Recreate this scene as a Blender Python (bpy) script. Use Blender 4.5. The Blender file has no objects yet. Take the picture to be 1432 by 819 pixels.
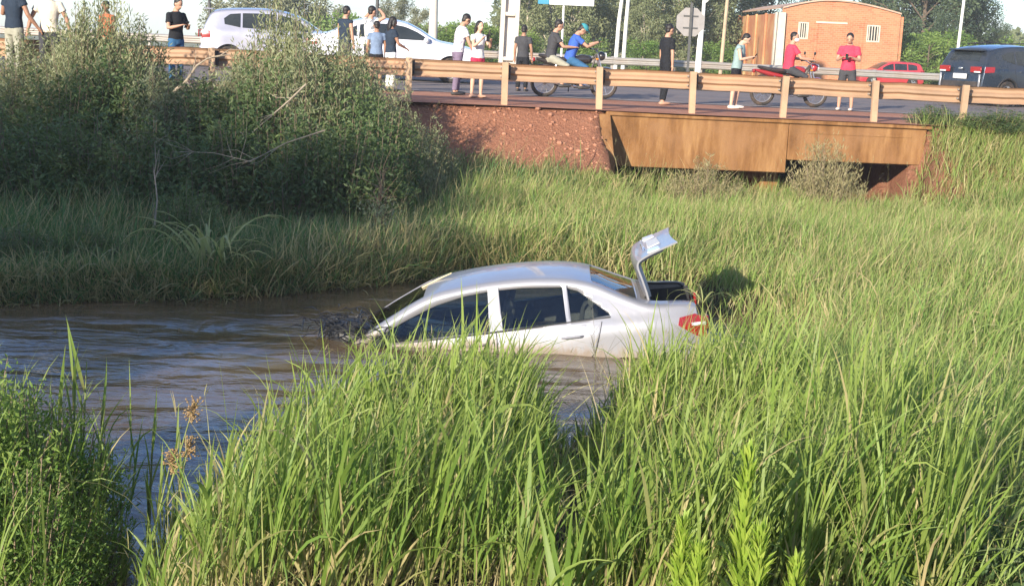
import bpy, math, random
import numpy as np
from mathutils import Vector, Matrix

C = bpy.context.scene
COL = C.collection
PI = math.pi

# ------------------------------------------------------------------ camera
FPX = 2000.0                                  # focal length in photo pixels (photo 1432 wide)
PITCH, ROLL, EYE = math.radians(10.2), math.radians(2.55), 3.05
fwd = np.array([0, math.cos(PITCH), -math.sin(PITCH)])
R0, U0 = np.array([1.0, 0, 0]), np.array([0, math.sin(PITCH), math.cos(PITCH)])
rgt = R0 * math.cos(ROLL) + U0 * math.sin(ROLL)
upv = U0 * math.cos(ROLL) - R0 * math.sin(ROLL)
cam_d = bpy.data.cameras.new('camera')
cam_d.sensor_width = 36.0
cam_d.lens = 36.0 * FPX / 1432.0
cam_d.clip_start, cam_d.clip_end = 0.1, 3000
cam = bpy.data.objects.new('camera', cam_d)
COL.objects.link(cam)
M3 = Matrix((rgt, upv, -fwd)).transposed()
cam.matrix_world = Matrix.Translation((0, 0, EYE)) @ M3.to_4x4()
C.camera = cam

# ------------------------------------------------------------------ light
SUN_EL = math.radians(16.5)
SUN_AZ = (0.47, 0.883)                        # the way sunlight travels over the ground
C.world = bpy.data.worlds.new('World')
C.world.use_nodes = True
wt = C.world.node_tree
wt.nodes.clear()
def wn(kind, **kw):
    n = wt.nodes.new(kind)
    for k, v in kw.items():
        setattr(n, k, v)
    return n
w_out = wn('ShaderNodeOutputWorld')
sky = wn('ShaderNodeTexSky', sky_type='NISHITA', sun_disc=False)
sky.sun_elevation = SUN_EL
sky.sun_rotation = math.atan2(-SUN_AZ[0], -SUN_AZ[1])
sky.dust_density = .25
sky.ozone_density = 3.5
sky.air_density = 1.0
bg = wn('ShaderNodeBackground'); bg.inputs['Strength'].default_value = 0.11
tint = wn('ShaderNodeMix', data_type='RGBA', blend_type='MULTIPLY'); tint.inputs[0].default_value = 1.0
tint.inputs[7].default_value = (.86, .97, 1.20, 1)
wt.links.new(sky.outputs[0], tint.inputs[6]); wt.links.new(tint.outputs[2], bg.inputs['Color'])
# clouds, by direction
tc = wn('ShaderNodeTexCoord')
sep = wn('ShaderNodeSeparateXYZ'); wt.links.new(tc.outputs['Generated'], sep.inputs[0])
addz = wn('ShaderNodeMath', operation='ADD'); addz.inputs[1].default_value = 0.22
mx = wn('ShaderNodeMath', operation='MAXIMUM'); mx.inputs[1].default_value = 0.0
wt.links.new(sep.outputs['Z'], mx.inputs[0]); wt.links.new(mx.outputs[0], addz.inputs[0])
dx = wn('ShaderNodeMath', operation='DIVIDE'); dy = wn('ShaderNodeMath', operation='DIVIDE')
wt.links.new(sep.outputs['X'], dx.inputs[0]); wt.links.new(addz.outputs[0], dx.inputs[1])
wt.links.new(sep.outputs['Y'], dy.inputs[0]); wt.links.new(addz.outputs[0], dy.inputs[1])
cmb = wn('ShaderNodeCombineXYZ')
wt.links.new(dx.outputs[0], cmb.inputs[0]); wt.links.new(dy.outputs[0], cmb.inputs[1])
cn = wn('ShaderNodeTexNoise'); cn.inputs['Scale'].default_value = 1.15
cn.inputs['Detail'].default_value = 7; cn.inputs['Roughness'].default_value = 0.58
wt.links.new(cmb.outputs[0], cn.inputs['Vector'])
cr = wn('ShaderNodeValToRGB')
cr.color_ramp.elements[0].position = 0.48; cr.color_ramp.elements[0].color = (0, 0, 0, 1)
cr.color_ramp.elements[1].position = 0.64; cr.color_ramp.elements[1].color = (1, 1, 1, 1)
wt.links.new(cn.outputs['Fac'], cr.inputs[0])
bgc = wn('ShaderNodeBackground'); bgc.inputs['Color'].default_value = (0.92, 0.94, 0.98, 1)
bgc.inputs['Strength'].default_value = 0.42
mixw = wn('ShaderNodeMixShader')
wt.links.new(cr.outputs[0], mixw.inputs[0])
wt.links.new(bg.outputs[0], mixw.inputs[1]); wt.links.new(bgc.outputs[0], mixw.inputs[2])
wt.links.new(mixw.outputs[0], w_out.inputs['Surface'])

sun_d = bpy.data.lights.new('sun', 'SUN')
sun_d.energy = 4.8
sun_d.angle = math.radians(0.6)
sun_d.color = (1.0, 0.90, 0.74)
sun = bpy.data.objects.new('sun', sun_d)
COL.objects.link(sun)
sd = Vector((SUN_AZ[0] * math.cos(SUN_EL), SUN_AZ[1] * math.cos(SUN_EL), -math.sin(SUN_EL)))
sun.rotation_euler = sd.to_track_quat('-Z', 'Y').to_euler()
sun.location = (-20, -40, 30)

C.view_settings.view_transform = 'Standard'
C.view_settings.look = 'None'
C.view_settings.exposure = 1.08
C.view_settings.gamma = 1.0
C.cycles.max_bounces = 8
C.cycles.transparent_max_bounces = 8
C.cycles.use_denoising = True

# ------------------------------------------------------------------ helpers
def ray(px, py):
    u, v = (px - 716.0) / FPX, (409.5 - py) / FPX
    return rgt * u + upv * v + fwd
def at_z(px, py, z):
    d = ray(px, py)
    t = (z - EYE) / d[2]
    return np.array([d[0] * t, d[1] * t, z])
def at_y(px, py, y):
    d = ray(px, py)
    t = y / d[1]
    return np.array([d[0] * t, y, EYE + d[2] * t])
def depth(p):
    return float(np.dot(np.asarray(p, float) - np.array([0, 0, EYE]), fwd))
def px_of(p):
    q = np.asarray(p, float) - np.array([0, 0, EYE])
    d = np.dot(q, fwd)
    return 716 + FPX * np.dot(q, rgt) / d, 409.5 - FPX * np.dot(q, upv) / d

# road frame: u along the road, v away from the camera, z above the road
RA = math.atan(0.115)
RC, RS = math.cos(RA), math.sin(RA)
RY0, RZ0, RT = 27.0, 1.77, -0.007
def RF(u, v, z=0.0):
    return (u * RC - v * RS, RY0 + u * RS + v * RC, RZ0 + RT * u + z)
def UV(x, y):
    y = y - RY0
    return x * RC + y * RS, -x * RS + y * RC
def on_road(px, py):
    z = RZ0
    for _ in range(4):
        p = at_z(px, py, z)
        u, v = UV(p[0], p[1])
        z = RZ0 + RT * u
    return at_z(px, py, z)

def tag(o, label=None, cat=None, group=None, kind=None):
    if label: o['label'] = label
    if cat: o['category'] = cat
    if group: o['group'] = group
    if kind: o['kind'] = kind
    return o
def thing(name, label, cat, loc=(0, 0, 0), rotz=0.0, group=None, rot=None):
    o = bpy.data.objects.new(name, None)
    COL.objects.link(o)
    o.empty_display_size = 0.2
    o.location = loc
    o.rotation_euler = rot if rot is not None else (0, 0, rotz)
    return tag(o, label, cat, group)
def link_mesh(name, me, parent=None, loc=None, rot=None):
    o = bpy.data.objects.new(name, me)
    COL.objects.link(o)
    if parent is not None: o.parent = parent
    if loc is not None: o.location = loc
    if rot is not None: o.rotation_euler = rot
    return o
def copy_tree(o, parent=None):
    c = o.copy()
    COL.objects.link(c)
    if parent is not None: c.parent = parent
    for ch in list(o.children):
        copy_tree(ch, c)
    return c

def np_mesh(name, verts, faces, mat=None, attrs=None, smooth=True):
    """verts (n,3), faces (m,k) all of one size"""
    verts = np.asarray(verts, dtype=np.float32).reshape(-1, 3)
    faces = np.asarray(faces, dtype=np.int32)
    me = bpy.data.meshes.new(name)
    m, k = faces.shape
    me.vertices.add(len(verts)); me.vertices.foreach_set('co', verts.ravel())
    me.loops.add(m * k); me.loops.foreach_set('vertex_index', faces.ravel())
    me.polygons.add(m)
    me.polygons.foreach_set('loop_start', np.arange(0, m * k, k, dtype=np.int32))
    me.polygons.foreach_set('loop_total', np.full(m, k, dtype=np.int32))
    me.update(calc_edges=True)
    me.polygons.foreach_set('use_smooth', np.full(m, smooth, dtype=bool))
    for n, a in (attrs or {}).items():
        at = me.attributes.new(n, 'FLOAT', 'POINT')
        at.data.foreach_set('value', np.asarray(a, dtype=np.float32).ravel())
    if mat: me.materials.append(mat)
    return me

class MB:
    """collects shapes and links them as one mesh object"""
    def __init__(s):
        s.v, s.f, s.mi, s.cur = [], [], [], 0
    def add(s, vs, fs):
        b = len(s.v)
        s.v += [tuple(float(c) for c in p) for p in vs]
        for f in fs:
            s.f.append([b + i for i in f]); s.mi.append(s.cur)
        return s
    def box(s, c, d, rz=0.0, bev=0.0, m=None):
        hx, hy, hz = d[0] / 2, d[1] / 2, d[2] / 2
        b = min(bev, hx * .9, hy * .9, hz * .9)
        if b <= 0:
            vs = [(x, y, z) for z in (-hz, hz) for x, y in ((-hx, -hy), (hx, -hy), (hx, hy), (-hx, hy))]
            fs = [(3, 2, 1, 0), (4, 5, 6, 7), (0, 1, 5, 4), (1, 2, 6, 5), (2, 3, 7, 6), (3, 0, 4, 7)]
        else:
            ring = lambda z, i: [(-hx + b * (1 - i) if False else (-hx + i), -hy + b, z), (-hx + b, -hy + i, z), (hx - b, -hy + i, z), (hx - i, -hy + b, z),
                                 (hx - i, hy - b, z), (hx - b, hy - i, z), (-hx + b, hy - i, z), (-hx + i, hy - b, z)]
            vs = ring(-hz, b * .98) + ring(-hz + b, 0) + ring(hz - b, 0) + ring(hz, b * .98)
            fs = [tuple(range(7, -1, -1)), tuple(range(24, 32))]
            for k in range(3):
                for i in range(8):
                    j = (i + 1) % 8
                    fs.append((k * 8 + i, k * 8 + j, k * 8 + 8 + j, k * 8 + 8 + i))
        cz, sz = math.cos(rz), math.sin(rz)
        out = []
        for x, y, z in vs:
            p = (x * cz - y * sz, x * sz + y * cz, z)
            if m is not None: p = m @ Vector(p)
            out.append((c[0] + p[0], c[1] + p[1], c[2] + p[2]))
        return s.add(out, fs)
    def loft(s, rings, cap=True, closed=True):
        n = len(rings[0])
        vs = [p for r in rings for p in r]
        fs = []
        for k in range(len(rings) - 1):
            for i in range(n if closed else n - 1):
                j = (i + 1) % n
                fs.append((k * n + i, k * n + j, (k + 1) * n + j, (k + 1) * n + i))
        if cap and closed:
            fs.append(tuple(range(n - 1, -1, -1)))
            fs.append(tuple((len(rings) - 1) * n + i for i in range(n)))
        return s.add(vs, fs)
    def tube(s, pts, r, n=8, cap=True, flat=None):
        pts = [Vector(p) for p in pts]
        if not isinstance(r, (list, tuple)): r = [r] * len(pts)
        rings, ref = [], None
        for i, p in enumerate(pts):
            a = pts[max(i - 1, 0)]; b = pts[min(i + 1, len(pts) - 1)]
            t = (b - a)
            t = t.normalized() if t.length > 1e-9 else Vector((0, 0, 1))
            if ref is None:
                ref = Vector((1, 0, 0)) if abs(t.x) < .8 else Vector((0, 1, 0))
            x = (ref - t * ref.dot(t))
            if x.length < 1e-6:
                x = t.orthogonal()
            x.normalize(); y = t.cross(x); ref = x
            rx, ry = (r[i], r[i]) if not isinstance(r[i], (tuple, list)) else r[i]
            rings.append([p + x * (rx * math.cos(2 * PI * k / n)) + y * (ry * math.sin(2 * PI * k / n)) for k in range(n)])
        return s.loft(rings, cap)
    def ell(s, c, r, n=12, m=8, rot=None):
        rings = []
        for j in range(1, m):
            a = PI * j / m - PI / 2
            ring = []
            for i in range(n):
                b = 2 * PI * i / n
                p = Vector((r[0] * math.cos(a) * math.cos(b), r[1] * math.cos(a) * math.sin(b), r[2] * math.sin(a)))
                if rot is not None: p = rot @ p
                ring.append((c[0] + p[0], c[1] + p[1], c[2] + p[2]))
            rings.append(ring)
        bot, top = Vector((0, 0, -r[2])), Vector((0, 0, r[2]))
        if rot is not None: bot, top = rot @ bot, rot @ top
        vs = [p for q in rings for p in q]
        nb = len(vs)
        vs += [(c[0] + bot[0], c[1] + bot[1], c[2] + bot[2]), (c[0] + top[0], c[1] + top[1], c[2] + top[2])]
        fs = []
        for k in range(m - 2):
            for i in range(n):
                j = (i + 1) % n
                fs.append((k * n + i, k * n + j, (k + 1) * n + j, (k + 1) * n + i))
        for i in range(n):
            j = (i + 1) % n
            fs.append((nb, j, i)); fs.append((nb + 1, (m - 2) * n + i, (m - 2) * n + j))
        return s.add(vs, fs)
    def prism(s, poly, y0, y1, axis='y'):
        """extrude a 2-D outline (a, b) along an axis"""
        def P(a, b, t):
            return (a, t, b) if axis == 'y' else ((t, a, b) if axis == 'x' else (a, b, t))
        n = len(poly)
        vs = [P(a, b, y0) for a, b in poly] + [P(a, b, y1) for a, b in poly]
        fs = [tuple(range(n - 1, -1, -1)), tuple(range(n, 2 * n))] + [(i, (i + 1) % n, n + (i + 1) % n, n + i) for i in range(n)]
        return s.add(vs, fs)
    def torus(s, c, R, r, axis='y', n=28, m=8, rz=None):
        rings = []
        for i in range(n):
            a = 2 * PI * i / n
            ring = []
            for j in range(m):
                b = 2 * PI * j / m
                ry = r if rz is None else rz
                q = R + r * math.cos(b); t = ry * math.sin(b)
                p = (q * math.cos(a), t, q * math.sin(a)) if axis == 'y' else (q * math.cos(a), q * math.sin(a), t)
                ring.append((c[0] + p[0], c[1] + p[1], c[2] + p[2]))
            rings.append(ring)
        rings.append(rings[0])
        vs = [p for r_ in rings[:-1] for p in r_]
        fs = []
        for k in range(n):
            for i in range(m):
                j = (i + 1) % m
                k2 = (k + 1) % n
                fs.append((k * m + i, k * m + j, k2 * m + j, k2 * m + i))
        return s.add(vs, fs)
    def cyl(s, c, r, h, axis='y', n=24, r2=None):
        r2 = r if r2 is None else r2
        rings = []
        for t, q in ((-h / 2, r), (h / 2, r2)):
            ring = []
            for i in range(n):
                a = 2 * PI * i / n
                p = (q * math.cos(a), t, q * math.sin(a)) if axis == 'y' else ((q * math.cos(a), q * math.sin(a), t) if axis == 'z' else (t, q * math.cos(a), q * math.sin(a)))
                ring.append((c[0] + p[0], c[1] + p[1], c[2] + p[2]))
            rings.append(ring)
        return s.loft(rings)
    def mesh(s, name, mats=None, smooth=True, angle=40):
        me = bpy.data.meshes.new(name)
        me.from_pydata(s.v, [], s.f)
        if mats is not None:
            for m in (mats if isinstance(mats, (list, tuple)) else [mats]): me.materials.append(m)
        me.polygons.foreach_set('material_index', s.mi)
        import bmesh
        bm = bmesh.new(); bm.from_mesh(me)
        bmesh.ops.recalc_face_normals(bm, faces=bm.faces)
        if smooth:
            lim = math.radians(angle)
            for f in bm.faces: f.smooth = True
            for e in bm.edges:
                if len(e.link_faces) == 2 and e.calc_face_angle(0) > lim: e.smooth = False
        bm.to_mesh(me); bm.free()
        me.update()
        return me
    def build(s, name, mats=None, parent=None, smooth=True, angle=40, loc=None, rot=None):
        return link_mesh(name, s.mesh(name, mats, smooth, angle), parent, loc, rot)

# ------------------------------------------------------------------ materials
_mc = {}
class NT:
    def __init__(s, name):
        s.m = bpy.data.materials.new(name); s.m.use_nodes = True
        s.t = s.m.node_tree; s.n = s.t.nodes; s.n.clear()
        s.out = s.n.new('ShaderNodeOutputMaterial')
    def new(s, kind, **kw):
        n = s.n.new(kind)
        for k, v in kw.items():
            if k.startswith('_'): n.inputs[k[1:].replace('_', ' ')].default_value = v
            else: setattr(n, k, v)
        return n
    def link(s, a, b): s.t.links.new(a, b)
    def noise(s, scale, detail=4, rough=.55, coord='Object', vec=None, stretch=None):
        n = s.new('ShaderNodeTexNoise'); n.inputs['Scale'].default_value = scale
        n.inputs['Detail'].default_value = detail; n.inputs['Roughness'].default_value = rough
        if vec is None:
            tc = s.new('ShaderNodeTexCoord'); vec = tc.outputs[coord]
        if stretch:
            mp = s.new('ShaderNodeMapping'); mp.inputs['Scale'].default_value = stretch
            s.link(vec, mp.inputs['Vector']); vec = mp.outputs[0]
        s.link(vec, n.inputs['Vector'])
        return n
    def ramp(s, fac, stops):
        r = s.new('ShaderNodeValToRGB')
        el = r.color_ramp.elements
        while len(el) < len(stops): el.new(.5)
        for e, (p, c) in zip(el, stops):
            e.position = p
            e.color = (c[0], c[1], c[2], 1) if isinstance(c, (tuple, list)) else (c, c, c, 1)
        s.link(fac, r.inputs[0])
        return r
    def mix(s, fac, a, b, mode='MIX'):
        m = s.new('ShaderNodeMix', data_type='RGBA', blend_type=mode)
        for i, x in ((6, a), (7, b)):
            if isinstance(x, (tuple, list)): m.inputs[i].default_value = (*x[:3], 1)
            else: s.link(x, m.inputs[i])
        if isinstance(fac, (int, float)): m.inputs[0].default_value = fac
        else: s.link(fac, m.inputs[0])
        return m.outputs[2]
    def math(s, op, a, b=None, clamp=False):
        m = s.new('ShaderNodeMath', operation=op); m.use_clamp = clamp
        for i, x in ((0, a), (1, b)):
            if x is None: continue
            if isinstance(x, (int, float)): m.inputs[i].default_value = x
            else: s.link(x, m.inputs[i])
        return m.outputs[0]
    def attr(s, name):
        return s.new('ShaderNodeAttribute', attribute_name=name).outputs['Fac']
    def bump(s, h, strength=.3, dist=.02):
        b = s.new('ShaderNodeBump'); b.inputs['Strength'].default_value = strength; b.inputs['Distance'].default_value = dist
        s.link(h, b.inputs['Height'])
        return b.outputs[0]
    def bsdf(s, color, rough=.6, metal=0.0, spec=.5, normal=None, coat=0.0):
        b = s.new('ShaderNodeBsdfPrincipled')
        if isinstance(color, (tuple, list)): b.inputs['Base Color'].default_value = (*color[:3], 1)
        else: s.link(color, b.inputs['Base Color'])
        if isinstance(rough, (int, float)): b.inputs['Roughness'].default_value = rough
        else: s.link(rough, b.inputs['Roughness'])
        b.inputs['Metallic'].default_value = metal
        b.inputs['Specular IOR Level'].default_value = spec
        b.inputs['Coat Weight'].default_value = coat
        b.inputs['Coat Roughness'].default_value = .05
        if normal is not None: s.link(normal, b.inputs['Normal'])
        s.link(b.outputs[0], s.out.inputs['Surface'])
        return b
def mat(name, color, rough=.6, metal=0.0, var=.12, scale=6.0, spec=.5, bump=0.0, coat=0.0, dust=None, dust_amt=.3):
    """plain surface with mottled colour, optional dust and fine relief"""
    if name in _mc: return _mc[name]
    t = NT(name)
    n = t.noise(scale, 5, .6)
    lo = tuple(c * (1 - var) for c in color); hi = tuple(min(c * (1 + var), 1) for c in color)
    col = t.ramp(n.outputs['Fac'], [(.3, lo), (.7, hi)]).outputs[0]
    if dust is not None:
        n2 = t.noise(scale * .37, 6, .65)
        f = t.ramp(n2.outputs['Fac'], [(.42, 0.0), (.68, dust_amt)]).outputs[0]
        col = t.mix(f, col, dust)
    nrm = None
    if bump:
        nb = t.noise(scale * 7, 4, .6)
        nrm = t.bump(nb.outputs['Fac'], bump, .01)
    t.bsdf(col, rough, metal, spec, nrm, coat)
    _mc[name] = t.m
    return t.m
# ------------------------------------------------------------------ setting
rng = np.random.default_rng(7)
POND = np.array([(-1.90, 5.0), (-1.93, 7.2), (-1.65, 8.7), (-0.95, 9.7), (0.2, 10.2), (1.2, 10.9), (2.3, 11.7), (3.0, 13.4),
                 (2.8, 15.6), (2.1, 17.0), (.6, 18.2), (-.7, 18.3), (-1.6, 17.2), (-3, 16.0), (-5.4, 15.0), (-9, 14.3), (-16, 14), (-45, 12),
                 (-45, 4), (-9, 5), (-5, 8.2), (-3.5, 9.0), (-2.5, 8.7), (-2.17, 7.4), (-2.15, 5.0)])
def pond_sd(x, y):
    """signed distance to the water's edge, negative in the water"""
    x = np.asarray(x, float); y = np.asarray(y, float)
    d2 = np.full(x.shape, 1e9); ins = np.zeros(x.shape, bool)
    n = len(POND)
    for i in range(n):
        a, b = POND[i], POND[(i + 1) % n]
        ex, ey = b - a
        t = np.clip(((x - a[0]) * ex + (y - a[1]) * ey) / (ex * ex + ey * ey), 0, 1)
        d2 = np.minimum(d2, (x - a[0] - t * ex) ** 2 + (y - a[1] - t * ey) ** 2)
        c = ((a[1] > y) != (b[1] > y)) & (x < (b[0] - a[0]) * (y - a[1]) / (b[1] - a[1] + 1e-12) + a[0])
        ins ^= c
    return np.where(ins, -1, 1) * np.sqrt(d2)
_ph = rng.uniform(0, 6.28, (6, 8)); _dr = rng.uniform(0, 6.28, (6, 8))
def wob(x, y, f, k=0):
    """smooth pseudo noise about -1..1"""
    s = 0
    for i in range(8):
        q = f * (.6 + .16 * i)
        s = s + np.sin(q * (x * math.cos(_dr[k, i]) + y * math.sin(_dr[k, i])) + _ph[k, i])
    return s / 4.0
def sst(a, b, t):
    t = np.clip((t - a) / (b - a), 0, 1)
    return t * t * (3 - 2 * t)
BU0, BU1 = 1.62, 7.55                           # the bridge along u
def ground_z(x, y):
    x = np.asarray(x, float); y = np.asarray(y, float)
    u, v = UV(x, y)
    zr = RZ0 + RT * u
    field = .24 + .06 * wob(x, y, .5, 0) + .03 * wob(x, y, 1.7, 1)
    near = 1.46 - .125 * y + .04 * wob(x, y, 1.3, 2)
    near = near + .22 * sst(1.0, 4.0, x) * sst(3, 9, y)
    z = np.maximum(field, near)
    z = np.where(x < -2.1, np.minimum(z, np.maximum(.25, z - .35)), z)
    # the road embankment
    w = 5.6 - 4.0 * sst(-3.2, -1.2, u) + 1.5 * sst(8.0, 11, u)
    toe = .30 + .40 * sst(-3.0, -1.0, u) - .15 * sst(7.5, 9, u)
    e = -v - .55
    t = np.clip(e / w, 0, 1)
    emb = zr - .03 - (t ** (.85)) * (zr - toe) - np.maximum(e - w, 0) * .14
    emb = emb + np.where(e > .1, (.07 * wob(x, y, 1.9, 3) + .03 * wob(x, y, 5.0, 4)) * np.clip(e, 0, 1), 0)
    bz = sst(BU0 - .2, BU0 + .1, u) * (1 - sst(BU1 - .1, BU1 + .4, u))
    emb = emb * (1 - bz) + (.2 - .02 * e) * bz
    z = np.where(e > 0, np.maximum(z, emb), zr - .03)
    # the void under the bridge
    void = (u > BU0) & (u < BU1) & (v > -1.0) & (v < 9.5)
    z = np.where(void, .12, z)
    # beyond the road
    far = sst(20, 40, v)
    z = z - far * .32
    a = x / np.maximum(y, 1)
    z = z - 5.0 * sst(48, 110, y) * sst(-.075, -.16, a)
    z = z - 1.5 * sst(100, 300, y)
    # banks of the water
    sd = pond_sd(x, y)
    ramp = np.where(y > 12.5, .28, .9)
    k = np.clip(sd / ramp, 0, 1)
    z = np.where(sd > 0, -.06 + (z + .06) * (k * k * (3 - 2 * k)) ** .8, np.maximum(-.06 + sd * .6, -.9))
    return z

def axis(fine0, fine1, step, lo, hi, grow=1.16):
    a = list(np.arange(fine0, fine1 + 1e-6, step))
    s = step
    while a[-1] < hi: s *= grow; a.append(a[-1] + s)
    s = step
    while a[0] > lo: s *= grow; a.insert(0, a[0] - s)
    return np.array(a)
gx, gy = axis(-13, 13, .17, -420, 420), axis(3, 31, .17, -60, 620)
GX, GY = np.meshgrid(gx, gy)
GZ = ground_z(GX, GY)
nx, ny = len(gx), len(gy)
idx = np.arange(nx * ny).reshape(ny, nx)
gf = np.stack([idx[:-1, :-1], idx[:-1, 1:], idx[1:, 1:], idx[1:, :-1]], -1).reshape(-1, 4)
gu, gv = UV(GX, GY)
soil = np.clip(sst(-3.6, -2.2, gu + .5 * wob(GX, GY, 1.5, 2)) * (1 - sst(1.9, 2.3, gu)) * sst(-2.6 , -1.8, gv + .25 * wob(GX, GY, 2.2, 1)), 0, 1)
soil = np.maximum(soil, sst(-.9, -.4, gv) * (1 - sst(4.5, 5, gv)))
soil = np.maximum(soil, np.exp(-(((gu - 8.2) / 1.1) ** 2 + ((gv + 1.6) / 1.0) ** 2)))
dry = np.clip(sst(15, 22, gv), 0, 1)
t = NT('ground')
n1 = t.noise(2.2, 6, .65); n2 = t.noise(14, 5, .7)
mud = t.ramp(n1.outputs['Fac'], [(.3, (.035, .027, .016)), (.7, (.09, .065, .036))]).outputs[0]
red = t.ramp(n2.outputs['Fac'], [(.3, (.28, .115, .066)), (.55, (.36, .16, .094)), (.75, (.44, .22, .14))]).outputs[0]
grn = t.ramp(n1.outputs['Fac'], [(.3, (.10, .12, .035)), (.7, (.17, .17, .06))]).outputs[0]
c = t.mix(t.attr('soil'), mud, red)
c = t.mix(t.attr('verge'), c, grn)
nb = t.noise(30, 6, .7)
hh = t.math('ADD', nb.outputs['Fac'], t.math('MULTIPLY', n2.outputs['Fac'], 2.0))
t.bsdf(c, .9, 0, .2, t.bump(hh, .9, .05))
me = np_mesh('ground', np.stack([GX, GY, GZ], -1).reshape(-1, 3), gf, t.m, {'soil': soil, 'verge': dry})
tag(link_mesh('ground', me), kind='structure')

# the muddy water
wx, wy = axis(-9, 3.6, .12, -44, 3.7), axis(4.9, 18.6, .12, 4.2, 18.7)
WX, WY = np.meshgrid(wx, wy)
WZ = .006 * wob(WX, WY * 1.8, 5.0, 5) + .004 * wob(WX + WY, WY * 2, 11.0, 4)
wi = np.arange(len(wx) * len(wy)).reshape(len(wy), len(wx))
wf = np.stack([wi[:-1, :-1], wi[:-1, 1:], wi[1:, 1:], wi[1:, :-1]], -1).reshape(-1, 4)
t = NT('muddy_water')
tcw = t.new('ShaderNodeTexCoord')
na = t.noise(1.7, 4, .55, vec=tcw.outputs['Object'], stretch=(.75, 1.5, 1)); na.inputs['Distortion'].default_value = .8
nb = t.noise(8, 4, .55, vec=tcw.outputs['Object'], stretch=(.6, 1.4, 1)); nb.inputs['Distortion'].default_value = .6
nc = t.noise(.45, 3, .5, vec=tcw.outputs['Object'])
nd = t.noise(.7, 3, .5, vec=tcw.outputs['Object'], stretch=(.5, 1.3, 1))
calm = t.ramp(nd.outputs['Fac'], [(.38, .18), (.62, 1.0)]).outputs[0]
hh = t.math('MULTIPLY', t.math('ADD', na.outputs['Fac'], t.math('MULTIPLY', nb.outputs['Fac'], .20)), calm)
col = t.ramp(nc.outputs['Fac'], [(.35, (.085, .060, .032)), (.7, (.165, .108, .056))]).outputs[0]
b = t.bsdf(col, .085, 0, .5, t.bump(hh, .38, .11))
b.inputs['IOR'].default_value = 1.333
me = np_mesh('water', np.stack([WX, WY, WZ], -1).reshape(-1, 3), wf, t.m)
tag(link_mesh('water', me), kind='structure')

# road sheets
def strip(name, v0, v1, lift, m, u0=-200, u1=200, edge=0.0, seed=0):
    us = axis(-14, 16, .35, u0, u1)
    vs = np.linspace(0, 1, 9)
    U_, T_ = np.meshgrid(us, vs)
    e0 = v0 + edge * wob(us, us * 0 + seed, 1.1, 1); e1 = v1 + edge * wob(us, us * 0 + seed + 3, 1.1, 2)
    V_ = e0[None, :] * (1 - T_) + e1[None, :] * T_
    pts = np.stack([U_ * RC - V_ * RS, RY0 + U_ * RS + V_ * RC, RZ0 + RT * U_ + lift], -1)
    i = np.arange(U_.size).reshape(U_.shape)
    f = np.stack([i[:-1, :-1], i[:-1, 1:], i[1:, 1:], i[1:, :-1]], -1).reshape(-1, 4)
    return tag(link_mesh(name, np_mesh(name, pts.reshape(-1, 3), f, m)), kind='structure')
t = NT('red_dirt')
n1 = t.noise(.9, 6, .65); n2 = t.noise(9, 5, .7)
c1 = t.ramp(n1.outputs['Fac'], [(.3, (.30, .115, .065)), (.7, (.44, .21, .13))]).outputs[0]
c2 = t.mix(t.ramp(n2.outputs['Fac'], [(.45, 0.), (.75, .5)]).outputs[0], c1, (.50, .30, .20))
t.bsdf(c2, .92, 0, .2, t.bump(n2.outputs['Fac'], .6, .03))
DIRT = t.m
strip('dirt_shoulder', -.62, 4.4, .000, DIRT, edge=.07)
t = NT('asphalt')
n1 = t.noise(.5, 6, .6, stretch=(.25, 1.6, 1)); n2 = t.noise(60, 3, .6)
c1 = t.ramp(n1.outputs['Fac'], [(.35, (.165, .135, .125)), (.7, (.25, .18, .15))]).outputs[0]
c2 = t.mix(.25, c1, t.ramp(n2.outputs['Fac'], [(.3, .05), (.7, .22)]).outputs[0])
t.bsdf(c2, .85, 0, .3, t.bump(n2.outputs['Fac'], .4, .008))
ASPH = t.m
strip('road', 4.1, 13.5, .006, ASPH, edge=.05, seed=5)
strip('far_road', 19.5, 30, .008, ASPH, edge=.05, seed=9)
strip('road_edge_line', 4.45, 4.58, .011, mat('worn_road_paint', (.55, .47, .40), .8, var=.3, scale=3))

# ------------------------------------------------------------------ bridge
t = NT('stained_concrete')
n1 = t.noise(1.6, 5, .6); n2 = t.noise(3.0, 6, .65, stretch=(1.3, 1, .22)); n3 = t.noise(22, 5, .7)
c1 = t.ramp(n2.outputs['Fac'], [(.30, (.10, .045, .016)), (.5, (.21, .10, .036)), (.70, (.34, .19, .080))]).outputs[0]
c1 = t.mix(t.ramp(n1.outputs['Fac'], [(.45, 0.), (.65, .7)]).outputs[0], c1, (.25, .13, .06))
c1 = t.mix(t.ramp(n3.outputs['Fac'], [(.62, 0.), (.8, .5)]).outputs[0], c1, (.52, .34, .19))
t.bsdf(c1, .85, 0, .25, t.bump(n3.outputs['Fac'], .5, .02))
CONC = t.m
ROADROT = (0, -RT * -1 if False else math.atan(-RT), RA)
br = thing('bridge', 'low rust-stained concrete road bridge over the stream', 'bridge', RF(0, 0), rot=(0, math.atan(-RT), RA))
UM = 5.05
for a, b_, zb_ in [(BU0, UM, -1.02), (UM, BU1 + .2, -.77)]:
    pr_ = random.uniform(-.004, .004)
    MB().box(((a + b_) / 2, -.34 + pr_, (-.06 + zb_) / 2), (b_ - a - .007, .32, zb_ * -1 - .06), bev=.012).build('face_panel', CONC, br)
MB().prism([(UM + .35, -.22), (BU1 - .1, -.22), (BU1 - .1, -.26), (UM + .35, -.26)], -.515, -.49).build('drip_ledge', CONC, br)
MB().box(((BU0 + BU1 + .2) / 2, 4.3, -.40), (BU1 + .2 - BU0, 8.9, .62)).build('deck', CONC, br)
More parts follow.
